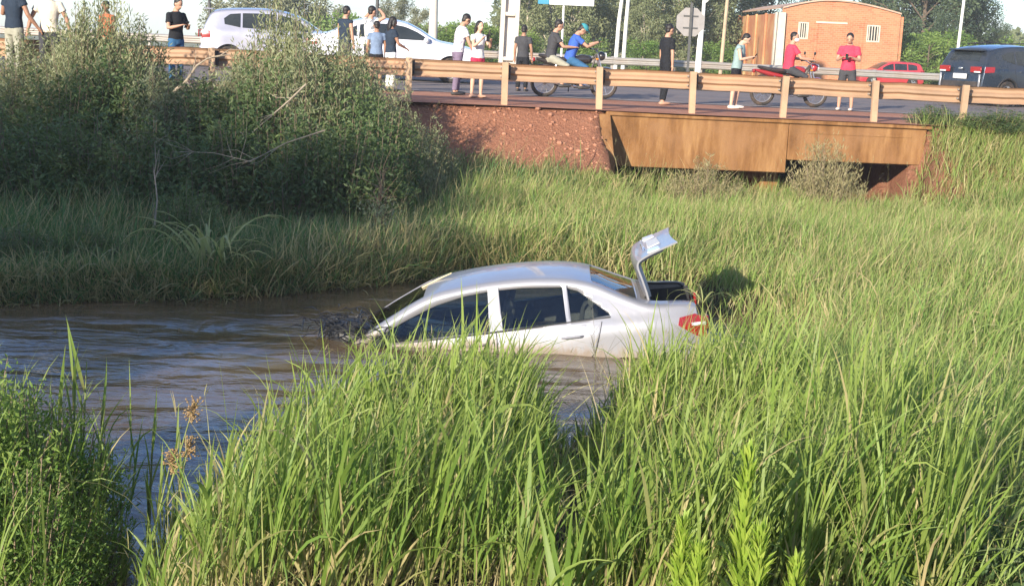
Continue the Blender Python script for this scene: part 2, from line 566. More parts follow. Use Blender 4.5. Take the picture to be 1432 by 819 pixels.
MB().box(((BU0 + BU1 + .2) / 2, -.30, -.045), (BU1 - BU0 + .35, .52, .085), bev=.015).build('kerb', CONC, br)
MB().box((BU0 - .25, 4.6, -1.0), (.45, 9.0, 1.3)).build('abutment', CONC, br)
MB().box((UM - .1, 4.6, -1.2), (.35, 8.8, 1.0)).build('pier', CONC, br)
MB().box((BU1 + .35, 4.2, -.85), (.3, 9.0, 1.5)).build('abutment', CONC, br)
MB().box((UM + .3, 9.4, -.8), (6.4, .3, 1.6)).build('back_wall', CONC, br)
MB().prism([(-.17, -.05), (-.55, -.07), (-.72, -.25), (-1.35, -.95), (-1.45, -1.5), (-.17, -1.5)], BU0 - .24, BU0 - .004, axis='x').build('wing_wall', CONC, br)

# ------------------------------------------------------------------ guardrails
RUSTY = mat('dusty_steel', (.38, .245, .155), .62, .2, .14, 2.2, bump=.15, dust=(.50, .30, .18), dust_amt=.7)
POSTM = mat('dusty_post', (.41, .275, .175), .7, .15, .16, 3.0, bump=.15, dust=(.55, .36, .22), dust_amt=.8)
SPACM = mat('dark_spacer', (.035, .03, .032), .8, 0, .2, 4)
GREYS = mat('grey_steel', (.40, .37, .34), .55, .5, .12, 2.0, dust=(.42, .30, .22), dust_amt=.5)
ua = UV(*at_y(703, 120, 27.1)[:2])[0]; ub = UV(*at_y(1340, 130, 28.1)[:2])[0]
SP = (ub - ua) / 5.0
W_PROF = [(.158, .000), (.150, .030), (.105, .075), (.060, .075), (.022, .008), (-.022, .008), (-.060, .075), (-.105, .075), (-.150, .030), (-.158, .000)]
def wbeam(u0, u1, zc, v, flip=1, n=4):
    rings = []
    th = .007
    prof = [(z, d * flip) for z, d in W_PROF] + [(z, (d + th) * flip) for z, d in reversed(W_PROF)]
    for k in range(n + 1):
        u = u0 + (u1 - u0) * k / n
        sag = random.uniform(-.009, .009)
        rings.append([(u, v + d, zc + z + sag) for z, d in prof])
    return MB().loft(rings)
random.seed(4)
gr = thing('guardrail', 'dusty orange-brown metal crash barrier along the bridge edge of the road', 'guardrail', RF(0, 0), rot=(0, math.atan(-RT), RA))
ZC = .60
for k in range(-7, 8):
    u = ua + SP * k
    wbeam(u - .10, u + SP + .10, ZC + random.uniform(-.006, .006), -.02 + .009 * (k % 2), 1, 6).build('rail', RUSTY, gr, angle=25)
    lean = random.uniform(-.04, .03)
    bm_ = MB()
    for du in (-.06, .11):
        for dz in (-.085, .085): bm_.cyl((u + du, -.015 + .06, ZC + dz), .016, .10, n=6)
    bm_.build('splice_bolts', GREYS, gr)
    m = Matrix.Rotation(lean, 3, 'Y')
    p = MB()
    p.box((u, -.235, .33), (.105, .012, .90), m=m); p.box((u - .052, -.20, .33), (.012, .075, .90), m=m); p.box((u + .052, -.20, .33), (.012, .075, .90), m=m)
    p.build('post', POSTM, gr, smooth=False)
    MB().box((u + .03, -.09, ZC), (.15, .135, .26), bev=.012).build('spacer', SPACM, gr)
    MB().cyl((u + .03, -.015, ZC), .022, .03, n=8).build('bolt', GREYS, gr)
fr = thing('guardrail', 'long grey crash barrier on the far side of the road before the trees', 'guardrail', RF(0, 33.0, -.12), rot=(0, math.atan(-RT), RA))
for k in range(-12, 13):
    u = k * 3.8
    wbeam(u, u + 3.79, .58, 0, -1, 2).build('rail', GREYS, fr, angle=25)
    MB().box((u, .12, .3), (.12, .12, .92), bev=.01).build('post', SPACM if k % 3 == 1 else GREYS, fr)

# clods and stones on the bare red bank
R_ = random.Random(12)
cm = MB()
for i in range(700):
    u, v = R_.uniform(-3.0, 1.4), -R_.uniform(.55, 2.3)
    x, y, _ = RF(u, v)
    q = abs(R_.gauss(0, .015)) + .006
    cm.ell((x, y, float(ground_z(x, y)) + q * .3), (q * R_.uniform(.8, 1.6), q * R_.uniform(.8, 1.4), q * R_.uniform(.6, 1)), 6, 4, Matrix.Rotation(R_.uniform(0, 3), 3, 'Z'))
tag(cm.build('soil_clods', mat('red_clod', (.36, .17, .105), .95, var=.3, scale=5, bump=.4)), 'red soil clods strewn over the bare bank under the crash barrier', 'soil', kind='stuff')
# ------------------------------------------------------------------ vehicles
def paint(name, color, metal=.35, rough=.28, dust=.12):
    if name in _mc: return _mc[name]
    t = NT(name)
    n = t.noise(1.7, 6, .65); n2 = t.noise(260, 2, .5)
    f = t.ramp(n.outputs['Fac'], [(.40, .02), (.75, dust)]).outputs[0]
    c = t.mix(f, color, (.40, .30, .22))
    r = t.ramp(n.outputs['Fac'], [(.3, rough), (.75, rough + .16)]).outputs[0]
    t.bsdf(c, r, metal, .5, None, .6)
    _mc[name] = t.m
    return t.m
GLASS = NT('tinted_glass')
_n = GLASS.noise(1.2, 4, .6)
GLASS.bsdf(GLASS.ramp(_n.outputs['Fac'], [(.3, (.010, .014, .017)), (.75, (.035, .042, .046))]).outputs[0], .06, 0, .6)
GLASS = GLASS.m
BLACKP = mat('black_plastic', (.018, .018, .020), .55, var=.2, scale=9, dust=(.20, .14, .10), dust_amt=.25)
RUBBER = mat('tyre_rubber', (.020, .019, .019), .85, var=.2, scale=9, dust=(.25, .15, .09), dust_amt=.4)
ALLOY = mat('wheel_alloy', (.50, .50, .52), .38, .7, .08, 5, dust=(.35, .25, .18), dust_amt=.4)
REDL = mat('red_lamp', (.24, .010, .010), .2, var=.15, scale=14, coat=.6)
CLEARL = mat('clear_lamp', (.75, .75, .76), .12, .3, .08, 14, coat=.8)
PLATE = mat('white_plate', (.50, .50, .50), .45, var=.06, scale=20)
CHROME = mat('chrome', (.70, .70, .72), .15, .95, .05, 8)

def catmull(pts, n=14):
    P = np.array(pts, float)
    out = []
    for i in range(len(P) - 1):
        p0, p1, p2, p3 = P[max(i - 1, 0)], P[i], P[i + 1], P[min(i + 2, len(P) - 1)]
        for k in range(n):
            t = k / n
            out.append(.5 * ((2 * p1) + (-p0 + p2) * t + (2 * p0 - 5 * p1 + 4 * p2 - p3) * t * t + (-p0 + 3 * p1 - 3 * p2 + p3) * t ** 3))
    out.append(P[-1])
    return np.array(out)
class Shape:
    """a car's body as functions of x (forward) and z (up)"""
    def __init__(s, W, top, sill, belt, roof_w, wheels, wr, belly=.22, front_cut=.80, rear_cut=.86, rnd=.075, crown=.04):
        s.W, s.sill, s.belt, s.roof_w, s.wheels, s.wr, s.belly = W, sill, belt, roof_w, wheels, wr, belly
        tp = catmull(sorted(top))
        tp = tp[np.argsort(tp[:, 0])]
        s.tx, s.tz = tp[:, 0], tp[:, 1]
        s.x0, s.x1 = s.tx[0], s.tx[-1]
        s.fc, s.rc, s.rnd, s.crown = front_cut, rear_cut, rnd, crown
        s.zmax = s.tz.max()
    def T(s, x): return float(np.interp(x, s.tx, s.tz))
    def P(s, x):
        f = max(0, (x - (s.x1 - .85)) / .85); r = max(0, ((s.x0 + .70) - x) / .70)
        return s.W / 2 * (1 - (1 - s.fc) * min(f, 1) ** 2.6 - (1 - s.rc) * min(r, 1) ** 2.6)
    def half(s, x, z):
        g = np.interp(z, [.12, s.sill, .52, s.belt - .10, s.belt, s.belt + .05, s.zmax], [.90, .955, 1.0, .99, .965, .925, s.roof_w])
        return s.P(x) * float(g)
    def B(s, x):
        b = s.sill
        for wx in s.wheels:
            d = (s.wr + .055) ** 2 - (x - wx) ** 2
            if d > 0: b = max(b, s.wr + math.sqrt(d))
        e = max((x - (s.x1 - .5)) / .5, ((s.x0 + .5) - x) / .5, 0)
        return b + .10 * e * e
    def section(s, x, nside=15, nr=5, ntop=6):
        T, B = s.T(x), s.B(x)
        T = max(T, B + .05)
        r = min(s.rnd, .45 * (T - B))
        zs = T - r
        R = []
        for k in range(nside):
            z = B + (zs - B) * k / (nside - 1)
            R.append((s.half(x, z), z))
        w0 = R[-1][0]; rr = min(r * 1.35, w0 * .5)
        for k in range(1, nr + 1):
            a = PI / 2 * k / nr
            R.append((w0 - rr * (1 - math.cos(a)), zs + r * math.sin(a)))
        w1 = w0 - rr
        for k in range(1, ntop + 1):
            y = w1 * (1 - k / ntop)
            R.append((y, T + s.crown * (1 - (y / w1) ** 2)))
        left = [(x, y, z) for y, z in R]
        right = [(x, -y, z) for y, z in R[-2::-1]]
        return left + right
    def topz(s, x, y):
        T = s.T(x); w0 = s.half(x, T - s.rnd); w1 = w0 - s.rnd * 1.35
        return T + s.crown * (1 - min(abs(y) / w1, 1) ** 2)
    def topw(s, x):
        T = s.T(x)
        return s.half(x, T - s.rnd) - s.rnd * 1.35
    def body(s, step=.035):
        xs = set(np.round(np.arange(s.x0, s.x1, step), 4)) | {s.x0, s.x1} | set(np.round(s.tx, 4))
        xs = sorted(xs)
        xs = [x for i, x in enumerate(xs) if i == 0 or x - xs[i - 1] > .006]
        return MB().loft([s.section(x) for x in xs])
    def side_patch(s, bot, top, side, off=.004, thick=.02, n=14, m=6):
        """a slab lying on the side of the body between two outlines given as (x, z)"""
        def res(pl):
            P = np.array(pl, float)
            d = np.r_[0, np.cumsum(np.hypot(*np.diff(P, axis=0).T))]
            q = np.linspace(0, d[-1], n)
            return np.stack([np.interp(q, d, P[:, 0]), np.interp(q, d, P[:, 1])], -1)
        b, t = res(bot), res(top)
        G = lambda o: [[(p[0], side * (s.half(p[0], p[1]) + o), p[1]) for p in (b * (1 - k / (m - 1)) + t * k / (m - 1))] for k in range(m)]
        return grid_slab(G(off), G(off - thick))
    def top_patch(s, xa, xb, wa, wb, off=.004, thick=.02, n=8, m=10, inset=None):
        G = []
        for o in (off, off - thick):
            g = []
            for i in range(n):
                x = xa + (xb - xa) * i / (n - 1)
                f = wa + (wb - wa) * i / (n - 1)
                w = s.topw(x) * f
                dx = 1e-3
                sl = (s.T(x + dx) - s.T(x - dx)) / (2 * dx)
                nl = math.hypot(1, sl)
                g.append([(x - sl / nl * o, w * (2 * j / (m - 1) - 1), s.topz(x, w * (2 * j / (m - 1) - 1)) + o / nl) for j in range(m)])
            G.append(g)
        return grid_slab(*G)
    def cap_patch(s, rear, y0, y1, z0, z1, off=.004, thick=.03, zc=None):
        """a slab on the front or rear end face"""
        x = s.x0 if rear else s.x1
        sg = -1 if rear else 1
        return MB().box((x + sg * (off - thick / 2), (y0 + y1) / 2, (z0 + z1) / 2), (thick, y1 - y0, z1 - z0), bev=.01)
def grid_slab(A, B):
    n, m = len(A), len(A[0])
    mb = MB()
    vs = [p for r in A for p in r] + [p for r in B for p in r]
    fs = []
    o = n * m
    for i in range(n - 1):
        for j in range(m - 1):
            a = i * m + j
            fs.append((a, a + 1, a + m + 1, a + m)); fs.append((o + a, o + a + m, o + a + m + 1, o + a + 1))
    edge = [i for i in range(m)] + [i * m + m - 1 for i in range(1, n)] + [(n - 1) * m + j for j in range(m - 2, -1, -1)] + [i * m for i in range(n - 2, 0, -1)]
    for a, b in zip(edge, edge[1:] + edge[:1]):
        fs.append((a, o + a, o + b, b))
    return mb.add(vs, fs)
def wheel(parent, x, y, r, w=.20, side=1):
    t = MB()
    prof = [(r * .66, -w / 2 * .9), (r * .9, -w / 2), (r, -w / 2 * .75), (r, w / 2 * .75), (r * .9, w / 2), (r * .66, w / 2 * .9)]
    n = 32
    rings = [[(q * math.cos(2 * PI * i / n), d, q * math.sin(2 * PI * i / n)) for q, d in prof] for i in range(n)]
    vs = [p for g in rings for p in g]; k = len(prof)
    fs = [(i * k + j, i * k + (j + 1) % k, ((i + 1) % n) * k + (j + 1) % k, ((i + 1) % n) * k + j) for i in range(n) for j in range(k)]
    t.add(vs, fs)
    ty = t.build('wheel', RUBBER, parent, loc=(x, y, r))
    rim = MB().torus((0, 0, 0), r * .63, r * .05, n=28, m=6, rz=w * .42)
    for i in range(5):
        a = 2 * PI * i / 5
        rim.box((r * .33 * math.cos(a), side * w * .30, r * .33 * math.sin(a)), (r * .60, .03, r * .17), m=Matrix.Rotation(-a, 3, 'Y'))
    rim.cyl((0, side * w * .30, 0), r * .16, .05, n=12)
    rim.build('rim', ALLOY, ty)
    MB().cyl((0, side * w * .05, 0), r * .60, .02, n=20).build('brake_disc', BLACKP, ty)
def seal_line(s, bot, top, side, w=.022):
    return s.side_patch(bot, top, side, .002, .012)
def car(name, label, cat, loc, rotz, S, pm, glasses, doors=(), wind=None, rear=None, lamps=(), extras=None, group='cars stopped on the road', scale=1.0, handle_m=None):
    t = thing(name, label, cat, loc, rotz, group)
    t.scale = (scale,) * 3
    S.body().build('body', pm, t, angle=32)
    for side in (1, -1):
        for wx in S.wheels: wheel(t, wx, side * (S.P(wx) - .115), S.wr, .2, side)
        for b, tp in doors:
            d = S.side_patch(b, tp, side, .007, .02).build('door', pm, t, angle=30)
            hx = min(p[0] for p in b) + .13; hz = S.belt - .10
            S.side_patch([(hx, hz - .018), (hx + .19, hz - .018)], [(hx, hz + .018), (hx + .19, hz + .018)], side, .035, .03, 5, 3).build('handle', handle_m or pm, d)
        for b, tp in glasses:
            S.side_patch(b, tp, side, .006, .02).build('side_window', GLASS, t, angle=30)
        mxp = S.mirror
        MB().ell((mxp[0], side * (S.half(mxp[0], mxp[1]) + .10), mxp[1]), (.075, .11, .07), 10, 6).build('mirror', pm, t)
        # wheel well
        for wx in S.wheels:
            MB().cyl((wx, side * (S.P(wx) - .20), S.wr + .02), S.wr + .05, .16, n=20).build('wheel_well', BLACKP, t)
    if wind: S.top_patch(*wind, .006, .02).build('windscreen', GLASS, t, angle=30)
    if rear: S.top_patch(*rear, .006, .02).build('rear_window', GLASS, t, angle=30)
    MB().box(((S.wheels[0] + S.wheels[1]) / 2, 0, S.sill - .02), (S.x1 - S.x0 - .5, S.W * .82, .16)).build('underbody', BLACKP, t)
    for nm, b, tp, m_ in lamps:
        for side in (1, -1):
            S.side_patch(b, tp, side, .008, .02, 8, 5).build(nm, m_, t, angle=30)
    if extras: extras(t, S)
    return t

SILVER = paint('silver_paint', (.40, .40, .47), .50, .32)
WHITEP = paint('white_paint', (.60, .60, .66), .0, .28)
REDP = paint('red_paint', (.50, .030, .045), .15, .25)
NAVYP = paint('navy_paint', (.018, .032, .052), .45, .22, .10)

# --- the sunken sedan
SEDAN = Shape(1.70, [(2.15, .50), (2.12, .70), (1.92, .83), (1.6, .90), (1.27, .950), (.84, 1.19), (.45, 1.385), (.10, 1.455), (-.35, 1.485), (-.80, 1.462),
                     (-1.12, 1.39), (-1.40, 1.245), (-1.62, 1.135), (-1.78, 1.10), (-2.06, 1.075), (-2.16, 1.00), (-2.205, .84), (-2.215, .58)],
                .25, .955, .70, (1.36, -1.40), .27, front_cut=.78, rear_cut=.84, rnd=.06, crown=.035)
SEDAN.mirror = (.72, 1.0)
CARX, CARY = -.20, 14.55
sc = thing('sunken_sedan', 'silver sedan half sunk in the muddy stream with its boot lid raised', 'car', (CARX, CARY, -.742), rot=(math.radians(.5), math.radians(8.0), PI + math.radians(-1.5)))
sc.scale = (1.03, 1.03, .92)
t = NT('wet_silver_paint')                      # silver paint with dried mud splashed up from the waterline
n = t.noise(1.7, 6, .65); n3 = t.noise(7, 6, .7, stretch=(1, 1, .35))
gp = t.new('ShaderNodeNewGeometry'); sp_ = t.new('ShaderNodeSeparateXYZ'); t.link(gp.outputs['Position'], sp_.inputs[0])
edge = t.math('ADD', t.math('MULTIPLY', sp_.outputs['Z'], -5.0), t.math('MULTIPLY', n3.outputs['Fac'], 1.9))
mudf = t.ramp(edge, [(.35, 0.), (.75, .75)]).outputs[0]
c = t.mix(t.ramp(n.outputs['Fac'], [(.40, .03), (.75, .20)]).outputs[0], (.31, .315, .345), (.32, .25, .19))
c = t.mix(mudf, c, (.20, .145, .095))
r = t.mix(mudf, t.ramp(n.outputs['Fac'], [(.3, .30), (.75, .46)]).outputs[0], (.7, .7, .7))
t.bsdf(c, r, .38, .5, None, .5)
WETP = _mc['wet_silver_paint'] = t.m
body = SEDAN.body(.03).build('body', WETP, sc, angle=32)
win = [  # bottom outline, top outline (x, z)
    ([(1.08, .945), (-.14, .985)], [(1.05, .965), (.66, 1.165), (.36, 1.292), (.08, 1.360), (-.15, 1.385)]),
    ([(-.27, .990), (-.88, 1.005)], [(-.255, 1.390), (-.50, 1.392), (-.865, 1.365)]),
    ([(-.925, 1.007), (-1.30, 1.040)], [(-.91, 1.352), (-1.02, 1.310), (-1.29, 1.062)]),
]
cut = MB()
for side in (1, -1):
    for b, tp in win:
        q = SEDAN.side_patch(b, tp, side, .08, .23)
        cut.add(q.v, q.f)
cb = cut.build('cutter', None)
cut2 = MB().prism([(-1.69, .62), (-1.69, 1.4), (-2.4, 1.4), (-2.4, .80), (-2.13, .78)], -.56, .56).build('cutter', None)
wsl = SEDAN.top_patch(1.19, .48, .95, .93, .06, .17).build('cutter', None)
rwl = SEDAN.top_patch(-1.57, -1.15, .90, .88, .06, .17).build('cutter', None)
bpy.context.view_layer.update()
def cut_with(o, cutters):
    for c in cutters:
        c.matrix_world = o.matrix_world
        md = o.modifiers.new('cut', 'BOOLEAN'); md.operation = 'DIFFERENCE'; md.solver = 'EXACT'; md.object = c
    bpy.context.view_layer.update()
    dg = bpy.context.evaluated_depsgraph_get()
    me = bpy.data.meshes.new_from_object(o.evaluated_get(dg))
    o.modifiers.clear(); o.data = me
    for c in cutters:
        bpy.data.objects.remove(c)
rings = []
for x in np.arange(-1.50, 1.14, .06):
    zt = max(SEDAN.T(x) - .060, .80)
    q = [(x, SEDAN.half(x, z) - .065 if z < zt - .001 else SEDAN.half(x, z) - .10, z) for z in np.linspace(.46, zt, 10)]
    rings.append(q + [(x, -y, z) for x, y, z in q[::-1]])
cab = MB().loft(rings).build('cutter', None)
cut_with(body, [cab, cut2])
cut_with(body, [cb, wsl, rwl])
TRIM = mat('black_trim', (.012, .012, .013), .45, var=.2)
LINING = mat('cabin_lining', (.16, .145, .13), .85, var=.2, scale=12)
body.data.materials.append(LINING)
for f in body.data.polygons:
    c = f.center
    if -1.52 < c.x < 1.16 and .44 < c.z < SEDAN.T(c.x) - .035 and abs(c.y) < SEDAN.half(c.x, c.z) - .045: f.material_index = 1
    elif c.x < -1.60 and abs(c.y) < .57 and c.z > .60 and (abs(abs(c.y) - .56) < .004 or c.z < .84 or c.x > -1.70): f.material_index = 1
t = NT('clear_tinted_glass')
fr_ = t.new('ShaderNodeFresnel'); fr_.inputs['IOR'].default_value = 1.5
gl_ = t.new('ShaderNodeBsdfGlossy'); gl_.inputs['Roughness'].default_value = .03
tr_ = t.new('ShaderNodeBsdfTransparent'); tr_.inputs['Color'].default_value = (.70, .74, .72, 1)
mx_ = t.new('ShaderNodeMixShader'); t.link(fr_.outputs[0], mx_.inputs[0]); t.link(tr_.outputs[0], mx_.inputs[1]); t.link(gl_.outputs[0], mx_.inputs[2]); t.link(mx_.outputs[0], t.out.inputs['Surface'])
CLEARG = t.m
SEATM = mat('grey_seat_cloth', (.20, .18, .165), .9, var=.25, scale=14, bump=.3)
def seat_part(nm, x, y, w, par=None):
    b = MB()
    m = Matrix.Rotation(math.radians(-14), 3, 'Y')
    b.box((x - .02, y, .80), (.13, w, .56), bev=.05, m=m); b.box((x + .24, y, .52), (.50, w, .14), bev=.05)
    st_ = b.build(nm, SEATM, sc)
    for k in ((0,) if w < .7 else (-.36, .36)):
        MB().box((x - .10, y + k, 1.16), (.09, .26, .17), bev=.04, m=m).build('headrest', SEATM, st_)
seat_part('seat', -.22, .36, .48); seat_part('seat', -.22, -.36, .48); seat_part('rear_seat', -1.05, 0, 1.18)
MB().box((.86, 0, .84), (.30, 1.25, .22), bev=.08).build('dashboard', LINING, sc)
MB().torus((0, 0, 0), .18, .016, 'y', 24, 8).box((0, 0, 0), (.34, .02, .05)).build('steering_wheel', TRIM, sc, loc=(.56, .36, .90), rot=(0, math.radians(25), math.radians(90)))
for side in (1, -1):
    for b, tp in win:
        SEDAN.side_patch(b, tp, side, -.012, .004).build('side_window', CLEARG, sc, angle=30)
    # door skins with shut lines between them
    d1 = SEDAN.side_patch([(.98, .34), (-.20, .33)], [(1.00, .915), (.86, .935), (-.20, .965)], side, .006, .02).build('door', WETP, sc, angle=25)
    d2 = SEDAN.side_patch([(-.215, .33), (-.86, .34), (-1.0, .55), (-1.12, .66)], [(-.215, .967), (-.90, .985), (-1.20, .995)], side, .006, .02).build('door', WETP, sc, angle=25)
    for d, hx in ((d1, -.10), (d2, -1.02)):
        MB().tube([(hx, side * (SEDAN.half(hx, .865) + .004), .862), (hx + .025, side * (SEDAN.half(hx, .865) + .036), .866), (hx + .165, side * (SEDAN.half(hx + .16, .865) + .036), .860), (hx + .19, side * (SEDAN.half(hx + .19, .865) + .004), .856)], [(.016, .012)] * 4, 8).build('handle', WETP, d)
    MB().ell((.92, side * (SEDAN.half(.92, .97) + .09), .965), (.07, .10, .06), 10, 6).build('mirror', BLACKP, sc)
    for pts in ([(-.2075, .36), (-.2075, .965)], [(.99, .36), (1.0, .92)], [(-.868, .36), (-1.01, .56), (-1.13, .67), (-1.215, .99)]):
        SEDAN.side_patch([(x + .004, z) for x, z in pts], [(x - .004, z) for x, z in pts], side, .0085, .01, 10, 2).build('shut_line', TRIM, sc)
    SEDAN.side_patch([(1.06, .930), (-.20, .972), (-1.30, 1.022)], [(1.06, .940), (-.20, .984), (-1.30, 1.034)], side, .010, .012, 14, 3).build('sill_trim', TRIM, sc)

    tl = SEDAN.side_patch([(-1.93, .88), (-2.10, .74), (-2.205, .70)], [(-1.95, .955), (-2.10, .975), (-2.20, .92)], side, .010, .03, 8, 5).build('tail_light', REDL, sc, angle=30)
    SEDAN.side_patch([(-2.06, .86), (-2.20, .845)], [(-2.06, .89), (-2.20, .88)], side, .014, .01, 5, 3).build('clear_strip', CLEARL, tl)
    y0, y1 = sorted((side * .57, side * .70))
    MB().box((-2.215, (y0 + y1) / 2, .86), (.03, y1 - y0, .15), bev=.012).build('tail_light', REDL, sc)
    # hinge arm of the boot
    MB().tube([(-1.60, side * .50, .95), (-1.66, side * .50, 1.06), (-1.66, side * .50, 1.16)], .014, 6).build('hinge', TRIM, sc)
    for wx in SEDAN.wheels: wheel(sc, wx, side * .73, .30, .19, side)
SEDAN.top_patch(1.19, .48, .95, .93, -.008, .004).build('windscreen', CLEARG, sc, angle=30)
SEDAN.top_patch(-1.57, -1.15, .90, .88, -.008, .004).build('rear_window', CLEARG, sc, angle=30)
MB().box((-1.93, 0, .64), (.50, 1.10, .02)).build('boot_floor', TRIM, sc)
MB().box((-1.705, 0, .86), (.02, 1.10, .44)).build('boot_bulkhead', TRIM, sc)
for side in (1, -1):
    MB().box((-1.93, side * .548, .83), (.44, .02, .40)).build('boot_lining', TRIM, sc)
    MB().tube([(-1.70, side * .565, 1.108), (-1.80, side * .565, 1.09), (-2.05, side * .565, 1.07), (-2.15, side * .565, .99), (-2.20, side * .565, .80)], .012, 6).build('boot_seal', TRIM, sc)
MB().tube([(1.20, -.62, 1.0), (.98, -.2, 1.15), (.90, .05, 1.20)], .010, 6).build('wiper', TRIM, sc)
MB().tube([(1.20, .10, 1.03), (.96, .45, 1.14), (.90, .55, 1.17)], .010, 6).build('wiper', TRIM, sc)
# the boot lid, built shut in its own frame at the hinge, then swung up
prof = [(0, 0), (-.10, -.014), (-.26, -.026), (-.37, -.032), (-.425, -.052), (-.455, -.10), (-.480, -.23), (-.500, -.49)]
prof = catmull(prof, 5)
def lid_slab(off, yw):
    rows = []
    for i, (x, z) in enumerate(prof):
        a, b = prof[max(i - 1, 0)], prof[min(i + 1, len(prof) - 1)]
        tx, tz = b[0] - a[0], b[1] - a[1]; L = math.hypot(tx, tz)
        nx_, nz_ = tz / L, -tx / L          # outward, away from the boot
        rows.append([(x + nx_ * off * 1, y, z + nz_ * off + .03 * (1 - (y / .56) ** 2)) for y in np.linspace(-yw, yw, 11)])
    return rows
lid = grid_slab(lid_slab(0, .555), lid_slab(-.018, .555)).build('boot_lid', WETP, sc, angle=30, loc=(-1.675, 0, 1.112), rot=(0, math.radians(107), 0))
sub = lid_slab(-.055, .47)
grid_slab([r for r in lid_slab(-.017, .49)][2:-3], [r for r in sub][2:-3]).build('lid_frame', WETP, lid, angle=30)
MB().box((-.487, 0, -.27), (.016, .40, .13), bev=.006, m=Matrix.Rotation(math.radians(5), 3, 'Y')).build('number_plate', PLATE, lid)
MB().box((-.472, 0, -.16), (.03, .52, .03), bev=.01).build('chrome_bar', CHROME, lid)
for side in (1, -1):
    MB().box((-.485, side * .44, -.25), (.02, .20, .13), bev=.008).build('reversing_lamp', CLEARL, lid)
# soaked weeds swept against the windscreen
rgd = random.Random(3)
dm = MB()
for i in range(240):
    a = Vector((rgd.gauss(0, .19), rgd.gauss(0, .20), abs(rgd.gauss(.06, .075))))
    d = Vector((rgd.gauss(0, 1), rgd.gauss(0, 1), rgd.gauss(0, .3))).normalized() * rgd.uniform(.05, .14)
    dm.tube([a - d, a + Vector((0, 0, .03)), a + d], [.004, .008, .003], 4)
dm.ell((0, 0, 0), (.25, .24, .17), 14, 8)
dl = at_z(490, 470, .04)
deb = dm.build('weed_clump', mat('wet_weed', (.022, .022, .022), .4, var=.5, scale=25, bump=.3), None, loc=(dl[0], dl[1] + .12, .03))
tag(deb, 'dark clump of soaked weeds floating against the sunken car\'s windscreen', 'weeds')
reed = MB().tube([(0, 0, 0), (.16, .02, .09), (.30, .04, .16)], [.012, .011, .006], 6)
rp = at_y(590, 402, CARY + .05)
tag(reed.build('reed_stalk', mat('dry_reed', (.55, .47, .30), .7, var=.2), None, loc=tuple(rp)), 'pale dry reed stalk lying across the sunken car\'s windscreen edge', 'reed')

# --- cars on the road
HATCH = Shape(1.72, [(2.0, .45), (1.97, .66), (1.80, .80), (1.35, .93), (.98, 1.03), (.55, 1.29), (.20, 1.44), (-.3, 1.515), (-.9, 1.51), (-1.45, 1.47), (-1.70, 1.38), (-1.86, 1.10), (-1.93, .90), (-1.97, .55)],
              .24, .99, .71, (1.25, -1.28), .30, rear_cut=.88)
HATCH.mirror = (.72, 1.04)
hatch_gl = [([(.80, 1.02), (-.10, 1.03)], [(.75, 1.06), (.46, 1.23), (.20, 1.35), (-.10, 1.405)]),
            ([(-.17, 1.03), (-.95, 1.06)], [(-.17, 1.41), (-.60, 1.42), (-.95, 1.41)]),
            ([(-1.0, 1.065), (-1.38, 1.13)], [(-1.0, 1.405), (-1.25, 1.38), (-1.40, 1.27)])]
hatch_dr = [([(.88, .36), (-.12, .34)], [(.92, .97), (-.12, 1.00)]), ([(-.14, .34), (-.82, .36), (-.95, .58), (-1.02, .66)], [(-.14, 1.0), (-1.05, 1.02)])]
def hatch_extra(t, S):
    for side in (1, -1):
        S.cap_patch(True, *sorted((side * .48, side * .70)), .80, .98, .05).build('tail_light', REDL, t)
    S.cap_patch(True, -.66, .66, .42, .60, .02).build('bumper', WHITEP if False else SILVER, t)
    S.cap_patch(True, -.22, .22, .64, .76, .012).build('number_plate', PLATE, t)
    MB().box((-1.78, 0, 1.49), (.22, 1.1, .03), bev=.01).build('spoiler', SILVER, t)
p = on_road(386, 102)
car('silver_hatchback', 'silver hatchback on the road behind the tall shrubs', 'car', (p[0], p[1] + .8, p[2]), RA + math.radians(3), HATCH, SILVER, hatch_gl, hatch_dr,
    (.93, .32, .92, .90), (-1.84, -1.66, .80, .85), [('tail_light', [(-1.72, .80), (-1.93, .78)], [(-1.72, .96), (-1.92, .98)], REDL), ('headlight', [(1.55, .66), (1.90, .62)], [(1.50, .80), (1.88, .76)], CLEARL)], hatch_extra, scale=1.06)
p = on_road(548, 112)
SED2 = Shape(1.70, [(2.2, .45), (2.17, .64), (1.98, .78), (1.5, .90), (1.0, .99), (.55, 1.24), (.22, 1.38), (-.2, 1.445), (-.75, 1.44), (-1.15, 1.34), (-1.55, 1.12), (-1.75, 1.06), (-2.1, 1.03), (-2.2, .88), (-2.22, .55)],
             .24, .96, .70, (1.35, -1.27), .30)
SED2.mirror = (.74, 1.0)
sed_gl = [([(.85, .985), (-.10, 1.00)], [(.80, 1.02), (.50, 1.19), (.22, 1.30), (-.10, 1.35)]), ([(-.17, 1.0), (-.90, 1.02)], [(-.17, 1.355), (-.6, 1.35), (-.88, 1.31)]), ([(-.95, 1.025), (-1.25, 1.06)], [(-.95, 1.29), (-1.05, 1.24), (-1.24, 1.085)])]
sed_dr = [([(.90, .36), (-.12, .34)], [(.95, .94), (-.12, .97)]), ([(-.14, .34), (-.80, .36), (-.93, .58), (-1.0, .66)], [(-.14, .97), (-1.1, .995)])]
